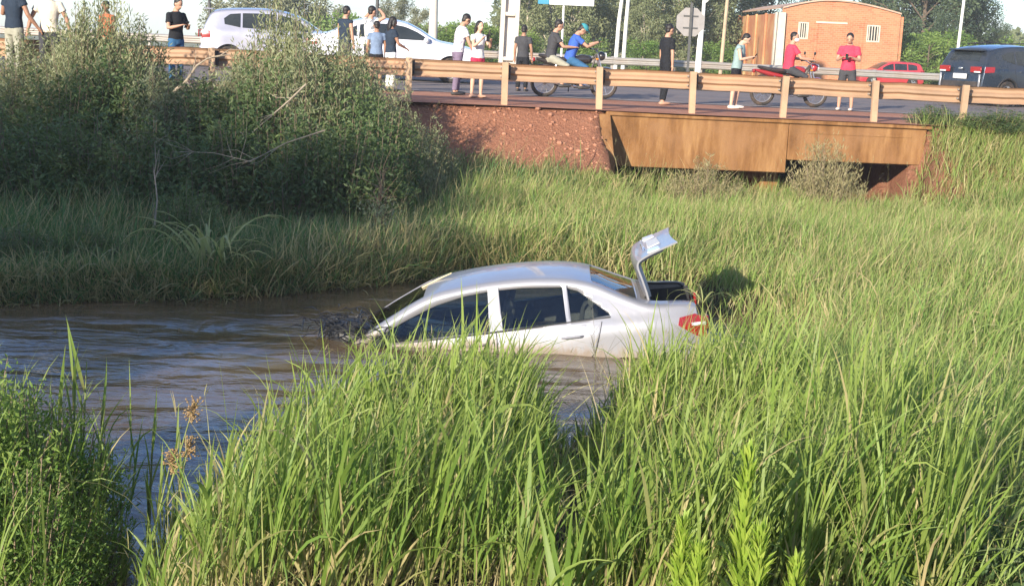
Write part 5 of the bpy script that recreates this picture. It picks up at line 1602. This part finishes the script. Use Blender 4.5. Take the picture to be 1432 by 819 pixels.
for i, (px, y, yt, w) in enumerate([(20, 22.4, 122, 1.05), (84, 22.2, 112, 1.05), (150, 22.4, 96, 1.0), (222, 22.2, 126, 1.05), (292, 22.4, 128, 1.1), (362, 22.2, 106, 1.05), (424, 22.3, 100, 1.05), (486, 22.3, 120, 1.0), (530, 22.0, 165, .85), (584, 22.6, 205, .7)]):
    shrub(["shrub halfway up the bank at the frame's edge below the navy shirt", 'shrub halfway up the bank below the cream shirt', 'shrub halfway up the bank directly below the tallest pale shrub', 'shrub halfway up the bank just left of the crooked dead branch', 'shrub halfway up the bank below the crooked dead branch', "shrub halfway up the bank below the hatchback's rear wheel", 'shrub halfway up the bank by the upper end of the curving dead branch', 'shrub halfway up the bank below the dark sleeveless top', 'shrub at the shaded foot of the sunlit pale shrub by the red bank', "shrub nearest the red bank's lower tip, above the water grass"][i], (midg if i % 3 else grey)[i % 3], px, y, yt, w, 'shrubs halfway up the left bank', i + 20)
for i, (px, y, yt, w) in enumerate([(0, 20.3, 168, 1.0), (60, 20.0, 175, 1.1), (135, 20.2, 180, 1.1), (205, 20.0, 186, 1.0), (275, 20.2, 186, 1.1), (340, 20.2, 182, 1.05), (405, 20.3, 178, 1.05), (465, 20.4, 180, 1.0), (515, 20.6, 205, .85)]):
    shrub(["dark shaded shrub low on the bank at the frame's edge", "dark shaded shrub low on the bank, second from the frame's edge", 'dark shaded shrub low on the bank left of the upright dead stem', 'dark shaded shrub low on the bank right behind the upright dead stem', 'dark shaded shrub under the left tips of the bare boughs', 'dark shaded shrub behind the middle of the bare boughs', 'dark shaded shrub behind the thick end of the bare boughs', 'dark shaded shrub between the bare boughs and the dead brown shrub', 'small dark shrub right behind the dead brown shrub'][i], midg[i % 3], px, y, yt, w, 'shaded shrubs low on the left bank', i + 40)
for i, (lb, px, y, yt, w) in enumerate([('leafy weed at the far water\'s edge beside the arching plant', 345, 16.4, 345, .55), ('weed clump on the far bank at the frame\'s edge above the water', 30, 16.2, 318, .6), ('brownish weed on the bank edge below the bare brown dead shrub', 500, 17.6, 330, .5), ('weed clump on the far bank between the dead stem and the frame\'s edge', 130, 16.6, 322, .6), ('low weed on the bank edge just behind the sunken car\'s windscreen', 610, 18.8, 318, .6), ('tall weed in the shaded grass above the arching plant', 262, 17.6, 268, .55)]):
    shrub(lb, (dryg[0] if i == 2 else midg[i % 3]), px, y, yt, w, 'weeds along the far bank', i + 60, 'bank_weed')
shrub('dry grey-brown shrub growing at the gap under the bridge', dryg[0], 1158, 24.8, 206, 1.0, None, 3, 'dry_shrub')
shrub('pale dry shrub in the field before the bridge face', dryg[1], 985, 24.6, 232, 1.0, None, 4, 'dry_shrub')
shrub('green shrub spilling over the bridge\'s end by the last barrier posts', midg[1], 1312, 28.0, 172, .75, None, 5)
shrub('green shrub on the slope at the frame\'s edge past the bridge', midg[2], 1392, 27.6, 170, 1.15, None, 6)
# close shrub in the corner
near_ms = [shrub_meshes(130 + i, 1.0, 1.15, 130, 85, .042, NGL, .34, .8) for i in range(2)]
for i, (lb, x, y, s, hz_) in enumerate([('fresh green small-leaved shrub filling the frame\'s lower corner', -2.95, 7.35, 1.05, 1.05), ('small-leaved green shrub at the channel\'s edge below the tall reeds', -2.45, 6.9, .82, .80), ('small-leaved green shrub behind the corner shrub on the water\'s edge', -3.3, 8.2, .95, .95),
        ('small-leaved green shrub under the tallest thin reed', -2.62, 7.75, .85, .92), ('low small-leaved green shrub overhanging the open channel', -2.35, 7.45, .55, .60)]):
    t = thing('leafy_shrub', lb, 'shrub', (x, y, gz(x, y) - .02), i * 2.1, 'small-leaved shrubs by the near channel')
    t.scale = (s, s, hz_)
    link_mesh('stem', near_ms[i % 2][0], t); link_mesh('foliage', near_ms[i % 2][1], t)

# single leaves: a few shared shapes, each leaf an object of its own
def leaf_shape(name, L, W, bend, m, th=.35, nseg=8, seed=0):
    v, f, at, tip = ribbons(np.array([[0, 0, 0.]]), np.array([th]), np.array([0.]), np.array([L]), np.array([W]), np.array([bend]), nseg, np.array([.5 + .12 * (seed - 2)]), np.array([.04 + .05 * (seed % 3)]), np.array([.3 * (seed - 2)]), belly=.25)
    # folded along the midrib
    v = v.reshape(-1, 2, 3); mid = v.mean(1) - np.array([0, 0, W * .18])
    vv = np.stack([v[:, 0], mid, v[:, 1]], 1).reshape(-1, 3)
    n = len(v)
    ff = np.concatenate([np.array([[3 * k, 3 * k + 1, 3 * k + 4, 3 * k + 3], [3 * k + 1, 3 * k + 2, 3 * k + 5, 3 * k + 4]]) for k in range(n - 1)])
    return np_mesh(name, vv, ff, m, {k: np.repeat(a.reshape(-1, 2)[:, 0], 3) for k, a in at.items()})
PALEG = blade_mat('pale_arching_leaf', (.36, .37, .16), (.33, .38, .15), (.50, .52, .24), (.52, .48, .26), STRAW)
LIME = blade_mat('lime_leaf', (.20, .28, .05), (.28, .42, .055), (.44, .54, .10), (.50, .58, .14), STRAW, .5)
DKW = blade_mat('dark_weed_leaf', (.06, .10, .03), (.045, .11, .035), (.10, .17, .05), (.14, .20, .06), STRAW, .35)
SETS = {}
def leaf_set(key, L, W, bends, m, th):
    SETS[key] = [leaf_shape('leaf', L, W, b, m, th, 8, i) for i, b in enumerate(bends)]
leaf_set('arch', 1.05, .046, (1.2, 1.7, 2.1, 2.5), PALEG, .25)
leaf_set('broad', .62, .030, (.25, .6, 1.1, .15, 1.5), TALL, .12)
leaf_set('reed', .52, .024, (.1, .25, .5, .8), TALL, .14)
leaf_set('weed', .42, .040, (.5, .8, 1.1), DKW, .75)
leaf_set('droop', .55, .018, (1.4, 1.9, 2.4), PALEG, .8)
def clump(name, label, cat, x, y, n, key, smin=.7, smax=1.15, spread=.05, z=None, group=None, seed=0, stalk=None, tilt=0.0, at_top=False):
    R = random.Random(seed)
    t = thing(name, label, cat, (x, y, gz(x, y) - .02 if z is None else z), 0, group)
    if stalk:
        h, r_ = stalk
        MB().tube([(0, 0, -.05), (h * tilt * .4, 0, h * .5), (h * tilt, 0, h)], [r_, r_ * .85, r_ * .35], 6).build('stem', mat('green_stem', (.17, .21, .06), .6, var=.2, scale=10), t)
    for i in range(n):
        o = link_mesh('leaf', SETS[key][R.randrange(len(SETS[key]))], t)
        s_ = R.uniform(smin, smax)
        o.scale = (s_, s_, s_)
        o.rotation_euler = (R.gauss(0, .12), R.gauss(0, .12), i * 2.4 + R.uniform(-.4, .4))
        zz = 0
        if stalk:
            f = (1.0 if at_top else .15 + .8 * i / n)
            zz = h * f; o.location = (h * tilt * f * f, 0, zz)
        else: o.location = (R.gauss(0, spread), R.gauss(0, spread), 0)
    return t
g = at_z(296, 400, .05)
clump('arching_plant', 'pale arching strap-leaved plant hanging over the far water\'s edge', 'plant', g[0], g[1] - .05, 34, 'arch', .7, 1.25, .12, .16, None, 3)
REEDG = 'tall reeds standing by the near channel'
for i, (px, py, pt, lb) in enumerate([(78, 640, 470, 'tall thin reed nearest the frame\'s edge above the corner shrub'), (98, 645, 440, 'tallest of the thin reeds above the corner shrub'), (112, 650, 448, 'tall thin reed just beside the tallest one'), (136, 640, 520, 'shorter thin reed between the tall pair and the open channel'), (207, 650, 545, 'thin reed standing apart by the open channel')]):
    q = at_y(px, 640, 7.9 + .1 * i)
    zt = at_y(px, pt, 7.9 + .1 * i)[2]
    g0 = gz(q[0], q[1])
    h = zt - g0
    clump('reed', lb, 'reed', q[0], q[1], 7, 'reed', .55, .95, .02, g0, REEDG, 10 + i, (h * .82, .008), .04)
# broad blades close to the camera
for i, (px, y, n, s0, s1, lb) in enumerate([(815, 5.6, 9, .95, 1.45, 'tall broad-bladed grass tuft below the middle of the car'), (725, 5.4, 8, .6, 1.0, 'broad-bladed tuft at the frame\'s lower edge below the rear door'), (880, 5.7, 9, .7, 1.1, 'leaning broad-bladed tuft beside the trodden hollow'), (600, 5.9, 7, .6, .9, 'small broad-bladed tuft among the dry litter'), (790, 5.1, 7, .7, 1.1, 'short bright tuft nearest the frame\'s lower edge')]):
    q = at_y(px, 760, y)
    clump('grass_tuft', lb, 'grass tuft', q[0], y, n, 'broad', s0, s1, .05, None, 'broad-bladed tufts close by', 30 + i)
# dark broad-leaved weeds
for i, (px, y, lb, s) in enumerate([(1250, 5.9, 'dark star-shaped weed in the shaded corner, tallest of its kind', 1.0), (1330, 5.6, 'dark broad-leaved weed at the shaded lower corner', .9), (1190, 5.7, 'dark broad-leaved weed beside the lime-green spires', .8), (1395, 5.8, 'dark broad-leaved weed by the pale stalk at the frame\'s edge', 1.0), (1290, 5.4, 'low dark weed in front of the star-shaped one', .8)]):
    q = at_y(px, 740, y)
    clump('broad_leaved_weed', lb, 'weed', q[0], y, 18, 'weed', .55 * s, .95 * s, .02, None, 'dark broad-leaved weeds', 50 + i, (.42 * s, .007), .1)
# lime-green leafy spires
def spire(label, px, y, ytop, w, seed):
    q = at_y(px, ytop, y)
    g0 = gz(q[0], y)
    h = q[2] - g0
    r = np.random.default_rng(seed)
    t = thing('leafy_spire', label, 'weed', (q[0], y, g0 - .02), seed, 'lime-green leafy spires')
    MB().tube([(0, 0, -.03), (.01, 0, h * .5), (0, 0, h * .97)], [.009, .007, .003], 6).build('stem', mat('lime_stem', (.26, .32, .08), .6), t)
    n = 260
    f = r.random(n) ** .75
    a = np.arange(n) * 2.399
    P = np.stack([.006 * np.cos(a), .006 * np.sin(a), h * (.12 + .86 * f)], -1)
    L = (.055 + .075 * (1 - f)) * w * r.uniform(.7, 1.2, n)
    v, ff, at, _ = ribbons(P, r.normal(.55, .14, n) * (1.2 - .7 * f), a, L, .013 * w * r.uniform(.8, 1.2, n), r.normal(.2, .3, n), 3, r.random(n), np.where(f < .2, .3, .0), r.normal(0, .4, n))
    link_mesh('foliage', np_mesh('foliage', v, ff, LIME, at), t)
for a in [('tallest lime-green leafy spire at the frame\'s lower edge', 1048, 4.9, 622, 1.25, 1), ('lime-green spire leaning against the tallest one', 1064, 4.75, 735, 1.15, 2), ('lime-green spire left of the tallest pair, rising over the dark hollow', 956, 4.8, 718, 1.15, 3), ('short lime-green spire close beside the one over the dark hollow', 978, 4.7, 758, 1.1, 4), ('shortest lime-green spire, standing apart before the fine grass', 1114, 4.75, 778, 1.1, 5)]:
    spire(*a)
# weed with a rusty seed head by the channel
def seed_weed(label, x, y, h, tilt, seed):
    R = random.Random(seed)
    t = thing('seeding_weed', label, 'weed', (x, y, gz(x, y)), R.uniform(-.2, .2), 'seeding weeds by the channel')
    MB().tube([(0, 0, -.03), (tilt * h * .3, 0, h * .55), (tilt * h, 0, h)], [.007, .006, .003], 6).build('stem', mat('green_stem', (.17, .21, .06), .6), t)
    hd = MB()
    for i in range(90):
        a = R.uniform(0, 2 * PI); q = R.random()
        b = Vector((tilt * h, 0, h)); e = b + Vector((math.cos(a) * .055 * q + .01, math.sin(a) * .055 * q, R.uniform(-.05, .08)))
        hd.tube([b.lerp(e, .2), e], [.0018, .0012], 3)
        hd.ell(e, (.006, .006, .005), 5, 4)
    hd.build('seed_head', mat('rusty_seed', (.26, .17, .075), .8, var=.3, scale=30), t)
    for i in range(7):
        o = link_mesh('leaf', SETS['reed'][i % 4], t)
        f = .15 + .1 * i
        o.location = (tilt * h * f * f, 0, h * f); o.rotation_euler = (0, 0, i * 2.4); o.scale = (.6,) * 3
for i, (px, yb, pt, y, tl, lb) in enumerate([(222, 800, 572, 7.6, .18, 'tallest weed with a rusty seed head by the open channel'), (208, 800, 645, 7.3, .15, 'smaller rusty-headed weed leaning over the channel'), (240, 800, 628, 7.9, .12, 'rusty-headed weed behind the tallest one')]):
    q = at_y(px, 700, y)
    h = at_y(px, pt, y)[2] - gz(q[0], y)
    seed_weed(lb, q[0], y, h, tl, i + 3)
# bent cane by the car's tail, pale stalk at the edge, dead stalks by the door
q = at_y(985, 480, 12.6)
clump('bent_cane', 'bent grass cane with drooping leaves beside the sunken car\'s tail light', 'cane', q[0], q[1], 10, 'droop', .5, .95, .02, gz(q[0], q[1]), None, 71, (at_y(985, 424, 12.6)[2] - gz(q[0], 12.6), .010), -.03, True)
q = at_y(1408, 720, 6.3)
clump('pale_stalk', 'stout pale-green stalk with broad leaves at the frame\'s edge', 'weed', q[0], q[1], 11, 'broad', .35, .6, .02, None, None, 72, (at_y(1422, 590, 6.3)[2] - gz(q[0], 6.3), .014), .05)
def branch(name, label, pts, r0, m, seed, twigs=8, tl=.35):
    R = random.Random(seed)
    P = [Vector(p) for p in pts]
    o0 = P[0].copy()
    t = thing(name, label, 'branch', tuple(o0), 0, None)
    L = [p - o0 for p in P]
    MB().tube(L, [r0 * (1 - .75 * i / (len(L) - 1)) for i in range(len(L))], 7).build('limb', m, t)
    for i in range(twigs):
        k = R.randrange(1, len(L)); b = L[k - 1].lerp(L[k], R.random())
        d = (L[k] - L[k - 1]).normalized() + Vector((R.gauss(0, .6), R.gauss(0, .6), R.gauss(.2, .6)))
        d.normalize(); ln = tl * R.uniform(.5, 1.2)
        m1 = b + d * ln * .5 + Vector((0, 0, R.gauss(0, .04)))
        MB().tube([b, m1, m1 + (d + Vector((R.gauss(0, .4), 0, R.gauss(.1, .4)))).normalized() * ln * .5], [r0 * .4, r0 * .25, r0 * .1], 5).build('twig', m, t)
    return t
Q = lambda *a: [tuple(at_y(px, py, y)) for px, py, y in a]
branch('dead_branch', 'pale crooked dead branch sticking up beside the person in black and jeans', Q((243, 128, 23.2), (262, 112, 23.1), (275, 92, 23.0), (290, 82, 22.9), (322, 76, 23.0)), .026, DEADW, 1, 7, .4)
branch('dead_branch', 'pale dead branch curving through the shrubs under the hatchback', Q((428, 118, 21.6), (405, 140, 21.4), (382, 160, 21.3), (352, 186, 21.2), (318, 196, 21.2)), .015, DEADW, 2, 9, .45)
branch('dead_branch', 'thin bare dead boughs lying across the dark shaded hollow', Q((455, 182, 19.4), (400, 200, 19.3), (350, 226, 19.2), (300, 214, 19.2), (252, 212, 19.3)), .010, DEADW, 3, 14, .6)
branch('dead_branch', 'upright grey dead stem in the dark grass of the far bank', Q((216, 315, 17.2), (220, 280, 17.2), (216, 240, 17.3), (222, 210, 17.3)), .012, DEADW, 4, 8, .4)
for i in range(1):
    q = at_y(530, 330, 18.6)
    b = branch('dead_shrub', 'bare brown dead shrub above the far water\'s edge', [(q[0], q[1], gz(q[0], q[1])), tuple(at_y(528, 305, 18.6)), tuple(at_y(534, 255, 18.6))], .016, mat('brown_twig', (.20, .13, .08), .9, var=.2), 8, 34, .5)
    b['category'] = 'shrub'
    fm = shrub_meshes(140, .5, .8, 26, 14, .06, GRL, .4, .6)
    o = link_mesh('foliage', fm[1], b, (0, 0, .25))
q = at_z(846, 540, 0.0)
b = branch('dead_stalk', 'dead grey stalks standing before the sunken car\'s rear door', [(q[0], q[1] - .5, -.1), tuple(at_y(840, 520, q[1] - .5)), tuple(at_y(826, 478, q[1] - .5))], .008, mat('grey_twig', (.16, .15, .12), .9), 12, 14, .35)
b['category'] = 'weed'

# herbs and litter under the fine grass of the near slope
r = np.random.default_rng(31)
n = 26000
x = r.uniform(1.2, 4.6, n); y = r.uniform(5.2, 7.6, n)
dens = np.clip(.15 + .9 * np.exp(-(((x - 2.3) / .8) ** 2 + ((y - 6.0) / .75) ** 2)) + .35 * wob(x, y, 1.6, 3), 0, 1)
k = (r.random(n) < dens) & (np.abs(x) < y * .375 + .3)
x, y = x[k], y[k]; n = len(x)
P = np.stack([x, y, ground_z(x, y) + (.10 + .26 * np.clip(.5 + .6 * wob(x, y, 2.3, 1), 0, 1)) * r.random(n) ** .7], -1)
v, f, at = leaves(P, r.normal(0, .8, (n, 3)) + np.array([0, 0, .6]), r.uniform(.035, .085, n), r.uniform(.012, .026, n), r, np.clip(.35 + .3 * wob(x, y, 1.5, 2) + r.normal(0, .2, n), 0, 1))
tag(link_mesh('ground_herbs', np_mesh('ground_herbs', v, f, MGL, at)), 'dark small-leaved herbs under the grass in the shaded lower corner', 'herbs', kind='stuff')
# bits of straw and leaf afloat
n = 420
x = r.uniform(-7, 2.2, n); y = r.uniform(8.5, 18, n)
sd = pond_sd(x, y)
k = (sd < -.05) & ((sd > -.5) | (r.random(n) < .10))
x, y = x[k], y[k]; n = len(x)
P = np.stack([x, y, np.full(n, .012)], -1)
dd = r.normal(0, 1, (n, 3)) * np.array([1, 1, .03])
v, f, at = leaves(P, dd, r.uniform(.03, .16, n), r.uniform(.008, .025, n), r, r.random(n))
tag(link_mesh('floating_litter', np_mesh('floating_litter', v, f, leaf_mat('straw_leaf2', (.16, .12, .06), (.42, .34, .18)), at)), 'bits of straw and dead leaf afloat near the water\'s edges', 'litter', kind='stuff')
# ------------------------------------------------------------------ the grass itself
rg = np.random.default_rng(11)
def scatter(n, x0, x1, y0, y1, keep):
    x = rg.uniform(x0, x1, n); y = rg.uniform(y0, y1, n)
    k = rg.random(n) < keep(x, y)
    return x[k], y[k]
def in_view(x, y, pad=.6):
    return (np.abs(x) < y * .375 + pad)
def tufts(bag, x, y, h, nl, leaf_w, spread=.05, open_=.33, dryp=.08, stem=True, nseg=5, lean=.12, wind=(.10, .04), hue=None, z=None):
    """grass stems with alternate leaves"""
    n = len(x)
    z = ground_z(x, y) if z is None else z
    P = np.stack([x, y, z - .02], -1)
    ph = rg.uniform(0, 2 * PI, n); th = np.abs(rg.normal(0, lean, n))
    rnd = np.clip((hue if hue is not None else .5 + .3 * wob(x, y, .9, 1)) + rg.normal(0, .2, n), 0, 1)
    dr = np.where(rg.random(n) < dryp, rg.uniform(.4, 1, n), rg.uniform(0, .14, n))
    tx = np.sin(th) * np.cos(ph) + wind[0]; ty = np.sin(th) * np.sin(ph) + wind[1]
    if stem:
        bag.add(ribbons(P, np.hypot(tx, ty), np.arctan2(ty, tx), h * .8, np.full(n, leaf_w * .55), np.full(n, .15), 3, rnd, dr, rg.uniform(0, PI, n), np.zeros(n), np.full(n, .7)))
    for k in range(nl):
        f = (k + rg.uniform(.0, .8, n)) / nl * .78
        Q = P + np.stack([tx * h * .8 * f, ty * h * .8 * f, h * .8 * f], -1)
        if not stem: Q = P + np.stack([rg.normal(0, spread, n), rg.normal(0, spread, n), 0 * f], -1); f = f * 0
        a = np.where(rg.random(n) < .5, 0, PI) + ph + rg.normal(0, .7, n)
        L = h * (rg.uniform(.42, .72, n) if stem else rg.uniform(.6, 1.1, n))
        d2 = np.clip(dr + np.where((f < .25) & (rg.random(n) < .30 + dryp), rg.uniform(.3, .9, n), 0), 0, 1)
        th2 = np.abs(rg.normal(open_ * .55, open_ * .42, n)) + .04
        lx = np.sin(th2) * np.cos(a) + wind[0]; ly = np.sin(th2) * np.sin(a) + wind[1]
        bend = np.abs(rg.normal(.35, .45, n)) * np.where(rg.random(n) < .22, 2.6, 1)
        bag.add(ribbons(Q, np.hypot(lx, ly), np.arctan2(ly, lx), L, leaf_w * rg.uniform(.6, 1.25, n), bend, nseg, np.clip(rnd + rg.normal(0, .1, n), 0, 1), d2,
                        rg.normal(0, .8, n), f * .7 + .05, np.minimum(f * .7 + .75, 1.0)))

def gap_h(x, y):
    """height factor: the trodden low spots of the near bank"""
    a = x / y
    k = 1 - np.exp(-((a - .045) / .032) ** 2) * (.30 + .48 * sst(7.2, 8.4, y))
    k = k * (1 - .5 * np.exp(-(((x - .95) / .5) ** 2 + ((y - 7.6) / .75) ** 2)))
    k = k * (1 - .35 * np.exp(-(((x + .75) / .4) ** 2 + ((y - 7.0) / .6) ** 2)))
    k = k * (.50 + .50 * sst(-2.1, -1.1, x + .12 * (y - 8)))
    return k
# 1. tall reed grass of the near bank
bag = Bag()
def keep_near(x, y):
    sd = pond_sd(x, y)
    d = np.where((sd > -.12), 1, 0) * in_view(x, y, .3) * np.clip(.58 + .85 * wob(x, y, 2.4, 2), .07, 1)
    d = d * (1 - .7 * np.exp(-((x / y - .047) / .026) ** 2) * sst(7.2, 8.2, y))
    d = d * (1 - .7 * np.exp(-(((x - .95) / .45) ** 2 + ((y - 7.4) / .7) ** 2)))
    return d * (x > -2.2) * (x < 1.9 + .25 * wob(x, y, .8, 0))
x, y = scatter(11000, -2.3, 2.3, 5.3, 11.6, keep_near)
h = rg.uniform(.42, .98, len(x)) * gap_h(x, y) * (1 + .16 * wob(x, y, 2.4, 0))
tufts(bag, x, y, h, 5, .0132 * rg.uniform(.6, 1.35, len(x)), open_=.34, dryp=.09)
# thick sedge in front of the car's tail
x, y = scatter(900, .75, 1.9, 9.2, 11.8, lambda x, y: (pond_sd(x, y) > -.25) * (np.abs(x / y - .118) < .034) * 1.0)
tufts(bag, x, y, rg.uniform(.50, .86, len(x)) * np.where(np.abs(x / y - .128) < .012, .82, 1), 5, .0125, open_=.30, dryp=.08, hue=.75 + 0 * x)
# among the corner shrubs
x, y = scatter(260, -3.5, -2.2, 6.4, 8.9, lambda x, y: (pond_sd(x, y) > -.1) * 1.0)
tufts(bag, x, y, rg.uniform(.45, .95, len(x)), 4, .013, open_=.3, dryp=.05)
# dry litter under them
x, y = scatter(14000, -2.3, 2.3, 5.2, 11.0, keep_near)
tufts(bag, x, y, rg.uniform(.10, .34, len(x)), 2, .009, spread=.04, open_=1.1, dryp=.55, stem=False, nseg=3)
tag(link_mesh('tall_grass', bag.mesh('tall_grass', TALL)), 'tall green reed grass on the near bank in front of the car', 'grass', kind='stuff')

# 2. finer grass on the near slope beside it
bag = Bag()
def keep_slope(x, y):
    sd = pond_sd(x, y)
    k = np.clip(.62 + .75 * wob(x, y, 2.0, 3), .10, 1) * (1 - .72 * np.exp(-(((x - 2.1) / .75) ** 2 + ((y - 5.8) / .9) ** 2)))
    return (sd > .02) * in_view(x, y, .5) * (x > 1.45 + .25 * wob(x, y, .8, 0)) * k
x, y = scatter(15000, 1.0, 5.2, 5.2, 13.2, keep_slope)
h = rg.uniform(.42, .85, len(x)) * (1 - .45 * sst(8.2, 6.4, y) * sst(2.4, 1.6, x))
flat = sst(.45, .85, wob(x, y, 1.1, 5))
tufts(bag, x, y, h * (1 - .35 * flat), 4, .0105, open_=.42 + .7 * flat, dryp=.16, nseg=4, wind=(.16, .05), hue=.55 + .3 * wob(x, y, .7, 4))
x, y = scatter(20000, 1.0, 5.2, 5.0, 13.2, keep_slope)
tufts(bag, x, y, rg.uniform(.18, .45, len(x)), 3, .007, spread=.05, open_=.8, dryp=.3, stem=False, nseg=3, wind=(.1, 0))
tag(link_mesh('slope_grass', bag.mesh('slope_grass', FIELD)), 'fine yellow-green grass on the near slope beside the reeds', 'grass', kind='stuff')

# 3. the bright field behind, up to the bridge
bag = Bag()
def keep_field(x, y):
    u, v = UV(x, y)
    sd = pond_sd(x, y)
    ok = (sd > .0) & (v < -.7) & (y > 12.2) & (x > -1.2 + .1 * (y - 19)) & ~((u > 5.5) & (u < 7.5) & (v > -2.6)) & ~((v > -2.1) & (u < BU0))
    return ok * in_view(x, y, .8) * np.clip(.75 + .55 * wob(x, y, 1.3, 2), .2, 1)
x, y = scatter(62000, -2.0, 12.5, 12.2, 28.5, keep_field)
u_, v_ = UV(x, y)
h = rg.uniform(.40, .78, len(x)) * (1 - .25 * sst(16, 24, y))
h = np.where((u_ > UM) & (u_ < BU1 + .2) & (v_ > -2.5), h * .72, h)
h = h * (1 - .5 * np.exp(-(((x - 2.7) / .8) ** 2 + ((y - 16.9) / 1.3) ** 2) ** 2)) * (1 + .22 * wob(x, y, 1.3, 0))
h = np.where((u_ > BU0) & (u_ < UM) & (v_ > -3), h * 1.15, h)
flat = sst(.45, .85, wob(x, y, .8, 5))
tufts(bag, x, y, h * (1 - .40 * flat), 4, .0135, spread=.07, open_=.40 + .8 * flat, dryp=.10, stem=False, nseg=3, wind=(.14, .02), hue=.6 + .3 * wob(x, y, .55, 4))
tag(link_mesh('field_grass', bag.mesh('field_grass', FIELD)), 'bright sunlit grass of the marshy field in front of the bridge', 'grass', kind='stuff')

# 3b. dead bent stems and open panicles among them
bag = Bag()
x, y = scatter(2600, -2.2, 11, 5.4, 25, lambda x, y: (pond_sd(x, y) > .05) * in_view(x, y, .4) * (UV(x, y)[1] < -1) * ((x > -2) | (y > 15)) * np.where(y < 12, 1, .55) * (1 - np.exp(-((x / y - .045) / .03) ** 2) * (y < 12)))
n = len(x)
P = np.stack([x, y, ground_z(x, y)], -1)
L = rg.uniform(.5, 1.05, n); az = rg.normal(.3, 1.3, n); th = np.abs(rg.normal(.25, .22, n))
tip = bag.add(ribbons(P, th, az, L, np.full(n, .006), np.abs(rg.normal(.6, .6, n)), 6, rg.random(n), rg.uniform(.5, 1, n), rg.uniform(0, PI, n)))
for k in range(5):
    bag.add(ribbons(tip - np.array([0, 0, .02]) * k, np.abs(rg.normal(.9, .4, n)), az + rg.normal(0, 1.2, n), rg.uniform(.05, .14, n), np.full(n, .005), np.full(n, .5), 2, rg.random(n), rg.uniform(.6, 1, n)))
tag(link_mesh('dry_stems', bag.mesh('dry_stems', FIELD)), 'bent straw-coloured grass stems with open seed heads scattered over the meadow', 'grass', kind='stuff')

# 4. darker grass of the far bank and the foot of the embankment
bag = Bag()
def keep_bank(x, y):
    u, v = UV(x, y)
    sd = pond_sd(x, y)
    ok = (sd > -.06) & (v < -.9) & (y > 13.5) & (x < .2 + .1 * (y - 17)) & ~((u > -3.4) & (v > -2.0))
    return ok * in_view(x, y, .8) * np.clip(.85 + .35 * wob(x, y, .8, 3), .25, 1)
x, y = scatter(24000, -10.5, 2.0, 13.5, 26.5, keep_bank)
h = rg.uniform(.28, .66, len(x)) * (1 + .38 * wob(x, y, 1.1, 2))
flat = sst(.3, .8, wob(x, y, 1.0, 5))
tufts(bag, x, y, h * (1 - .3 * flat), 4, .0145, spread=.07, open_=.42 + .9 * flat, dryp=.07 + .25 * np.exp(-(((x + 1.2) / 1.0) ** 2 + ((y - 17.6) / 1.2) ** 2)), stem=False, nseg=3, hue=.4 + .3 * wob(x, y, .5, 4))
# grass that hangs over the water's edge
sdn = None
x, y = scatter(60000, -9.5, 1.2, 13.5, 19.5, lambda x, y: (np.abs(pond_sd(x, y) - .08) < .14) * in_view(x, y, .6))
n = len(x)
z = ground_z(x, y) + .05
tufts(bag, x, y, rg.uniform(.28, .60, n), 3, .013, spread=.06, open_=1.0, dryp=.25, stem=False, nseg=4, wind=(.0, -.35), z=z, hue=.35 + .25 * wob(x, y, .8, 2))
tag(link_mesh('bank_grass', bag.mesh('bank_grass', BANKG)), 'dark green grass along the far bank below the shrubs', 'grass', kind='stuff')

# 4b. tufts creeping up the bare bank
bag2 = Bag()
x, y = scatter(900, -3.5, 2.0, 24.3, 27.2, lambda x, y: (UV(x, y)[1] < -.75) * (UV(x, y)[1] > -2.4) * (UV(x, y)[0] < BU0 - .3) * sst(.15, .9, wob(x, y, 1.4, 4) - .9 * (UV(x, y)[1] + 2.2)))
tufts(bag2, x, y, rg.uniform(.10, .30, len(x)), 4, .012, spread=.06, open_=.7, dryp=.25, stem=False, nseg=3)
tag(link_mesh('creeping_grass', bag2.mesh('creeping_grass', FIELD)), 'sparse grass tufts creeping up the bare red bank', 'grass', kind='stuff')
# 5. the verge and the slope by the bridge's end
bag = Bag()
def keep_verge(x, y):
    u, v = UV(x, y)
    ok = (u > 7.2) & (v < -.45) & (v > -4.5) & (np.hypot((u - 8.1) / .95, (v + 1.8) / 1.0) > 1)
    return ok * in_view(x, y, .8) * np.clip(.9 + .3 * wob(x, y, 1.5, 3), .3, 1)
x, y = scatter(8000, 7.0, 13.0, 23.5, 29.5, keep_verge)
tufts(bag, x, y, rg.uniform(.25, .55, len(x)), 4, .013, spread=.08, open_=.6, dryp=.06, stem=False, nseg=3, hue=.3 + .25 * wob(x, y, .8, 2))
x, y = scatter(9000, -35, 60, 43, 47, lambda x, y: (y - 27 - .115 * x > 16.6) * (y - 27 - .115 * x < 19) * 1.0)
tufts(bag, x, y, rg.uniform(.10, .26, len(x)), 3, .05, spread=.10, open_=.8, dryp=.15, stem=False, nseg=2, hue=.5 + 0 * x)
tag(link_mesh('verge_grass', bag.mesh('verge_grass', FIELD)), 'short green grass on the road verge and by the bridge end', 'grass', kind='stuff')
# ------------------------------------------------------------------ added veil volume, lifts the shadows like lens glare
hz = MB().box((0, 290, 4.5), (1100, 900, 22.0)).build('added_haze', None, smooth=False)
t = NT('added_haze')
pv = t.n.new('ShaderNodeVolumePrincipled'); pv.inputs['Color'].default_value = (.93, .96, 1.0, 1); pv.inputs['Density'].default_value = .0007
t.link(pv.outputs[0], t.out.inputs['Volume'])
hz.data.materials.append(t.m)
tag(hz, 'thin added veil standing in for lens glare over the road and the trees', 'added_haze', kind='stuff')
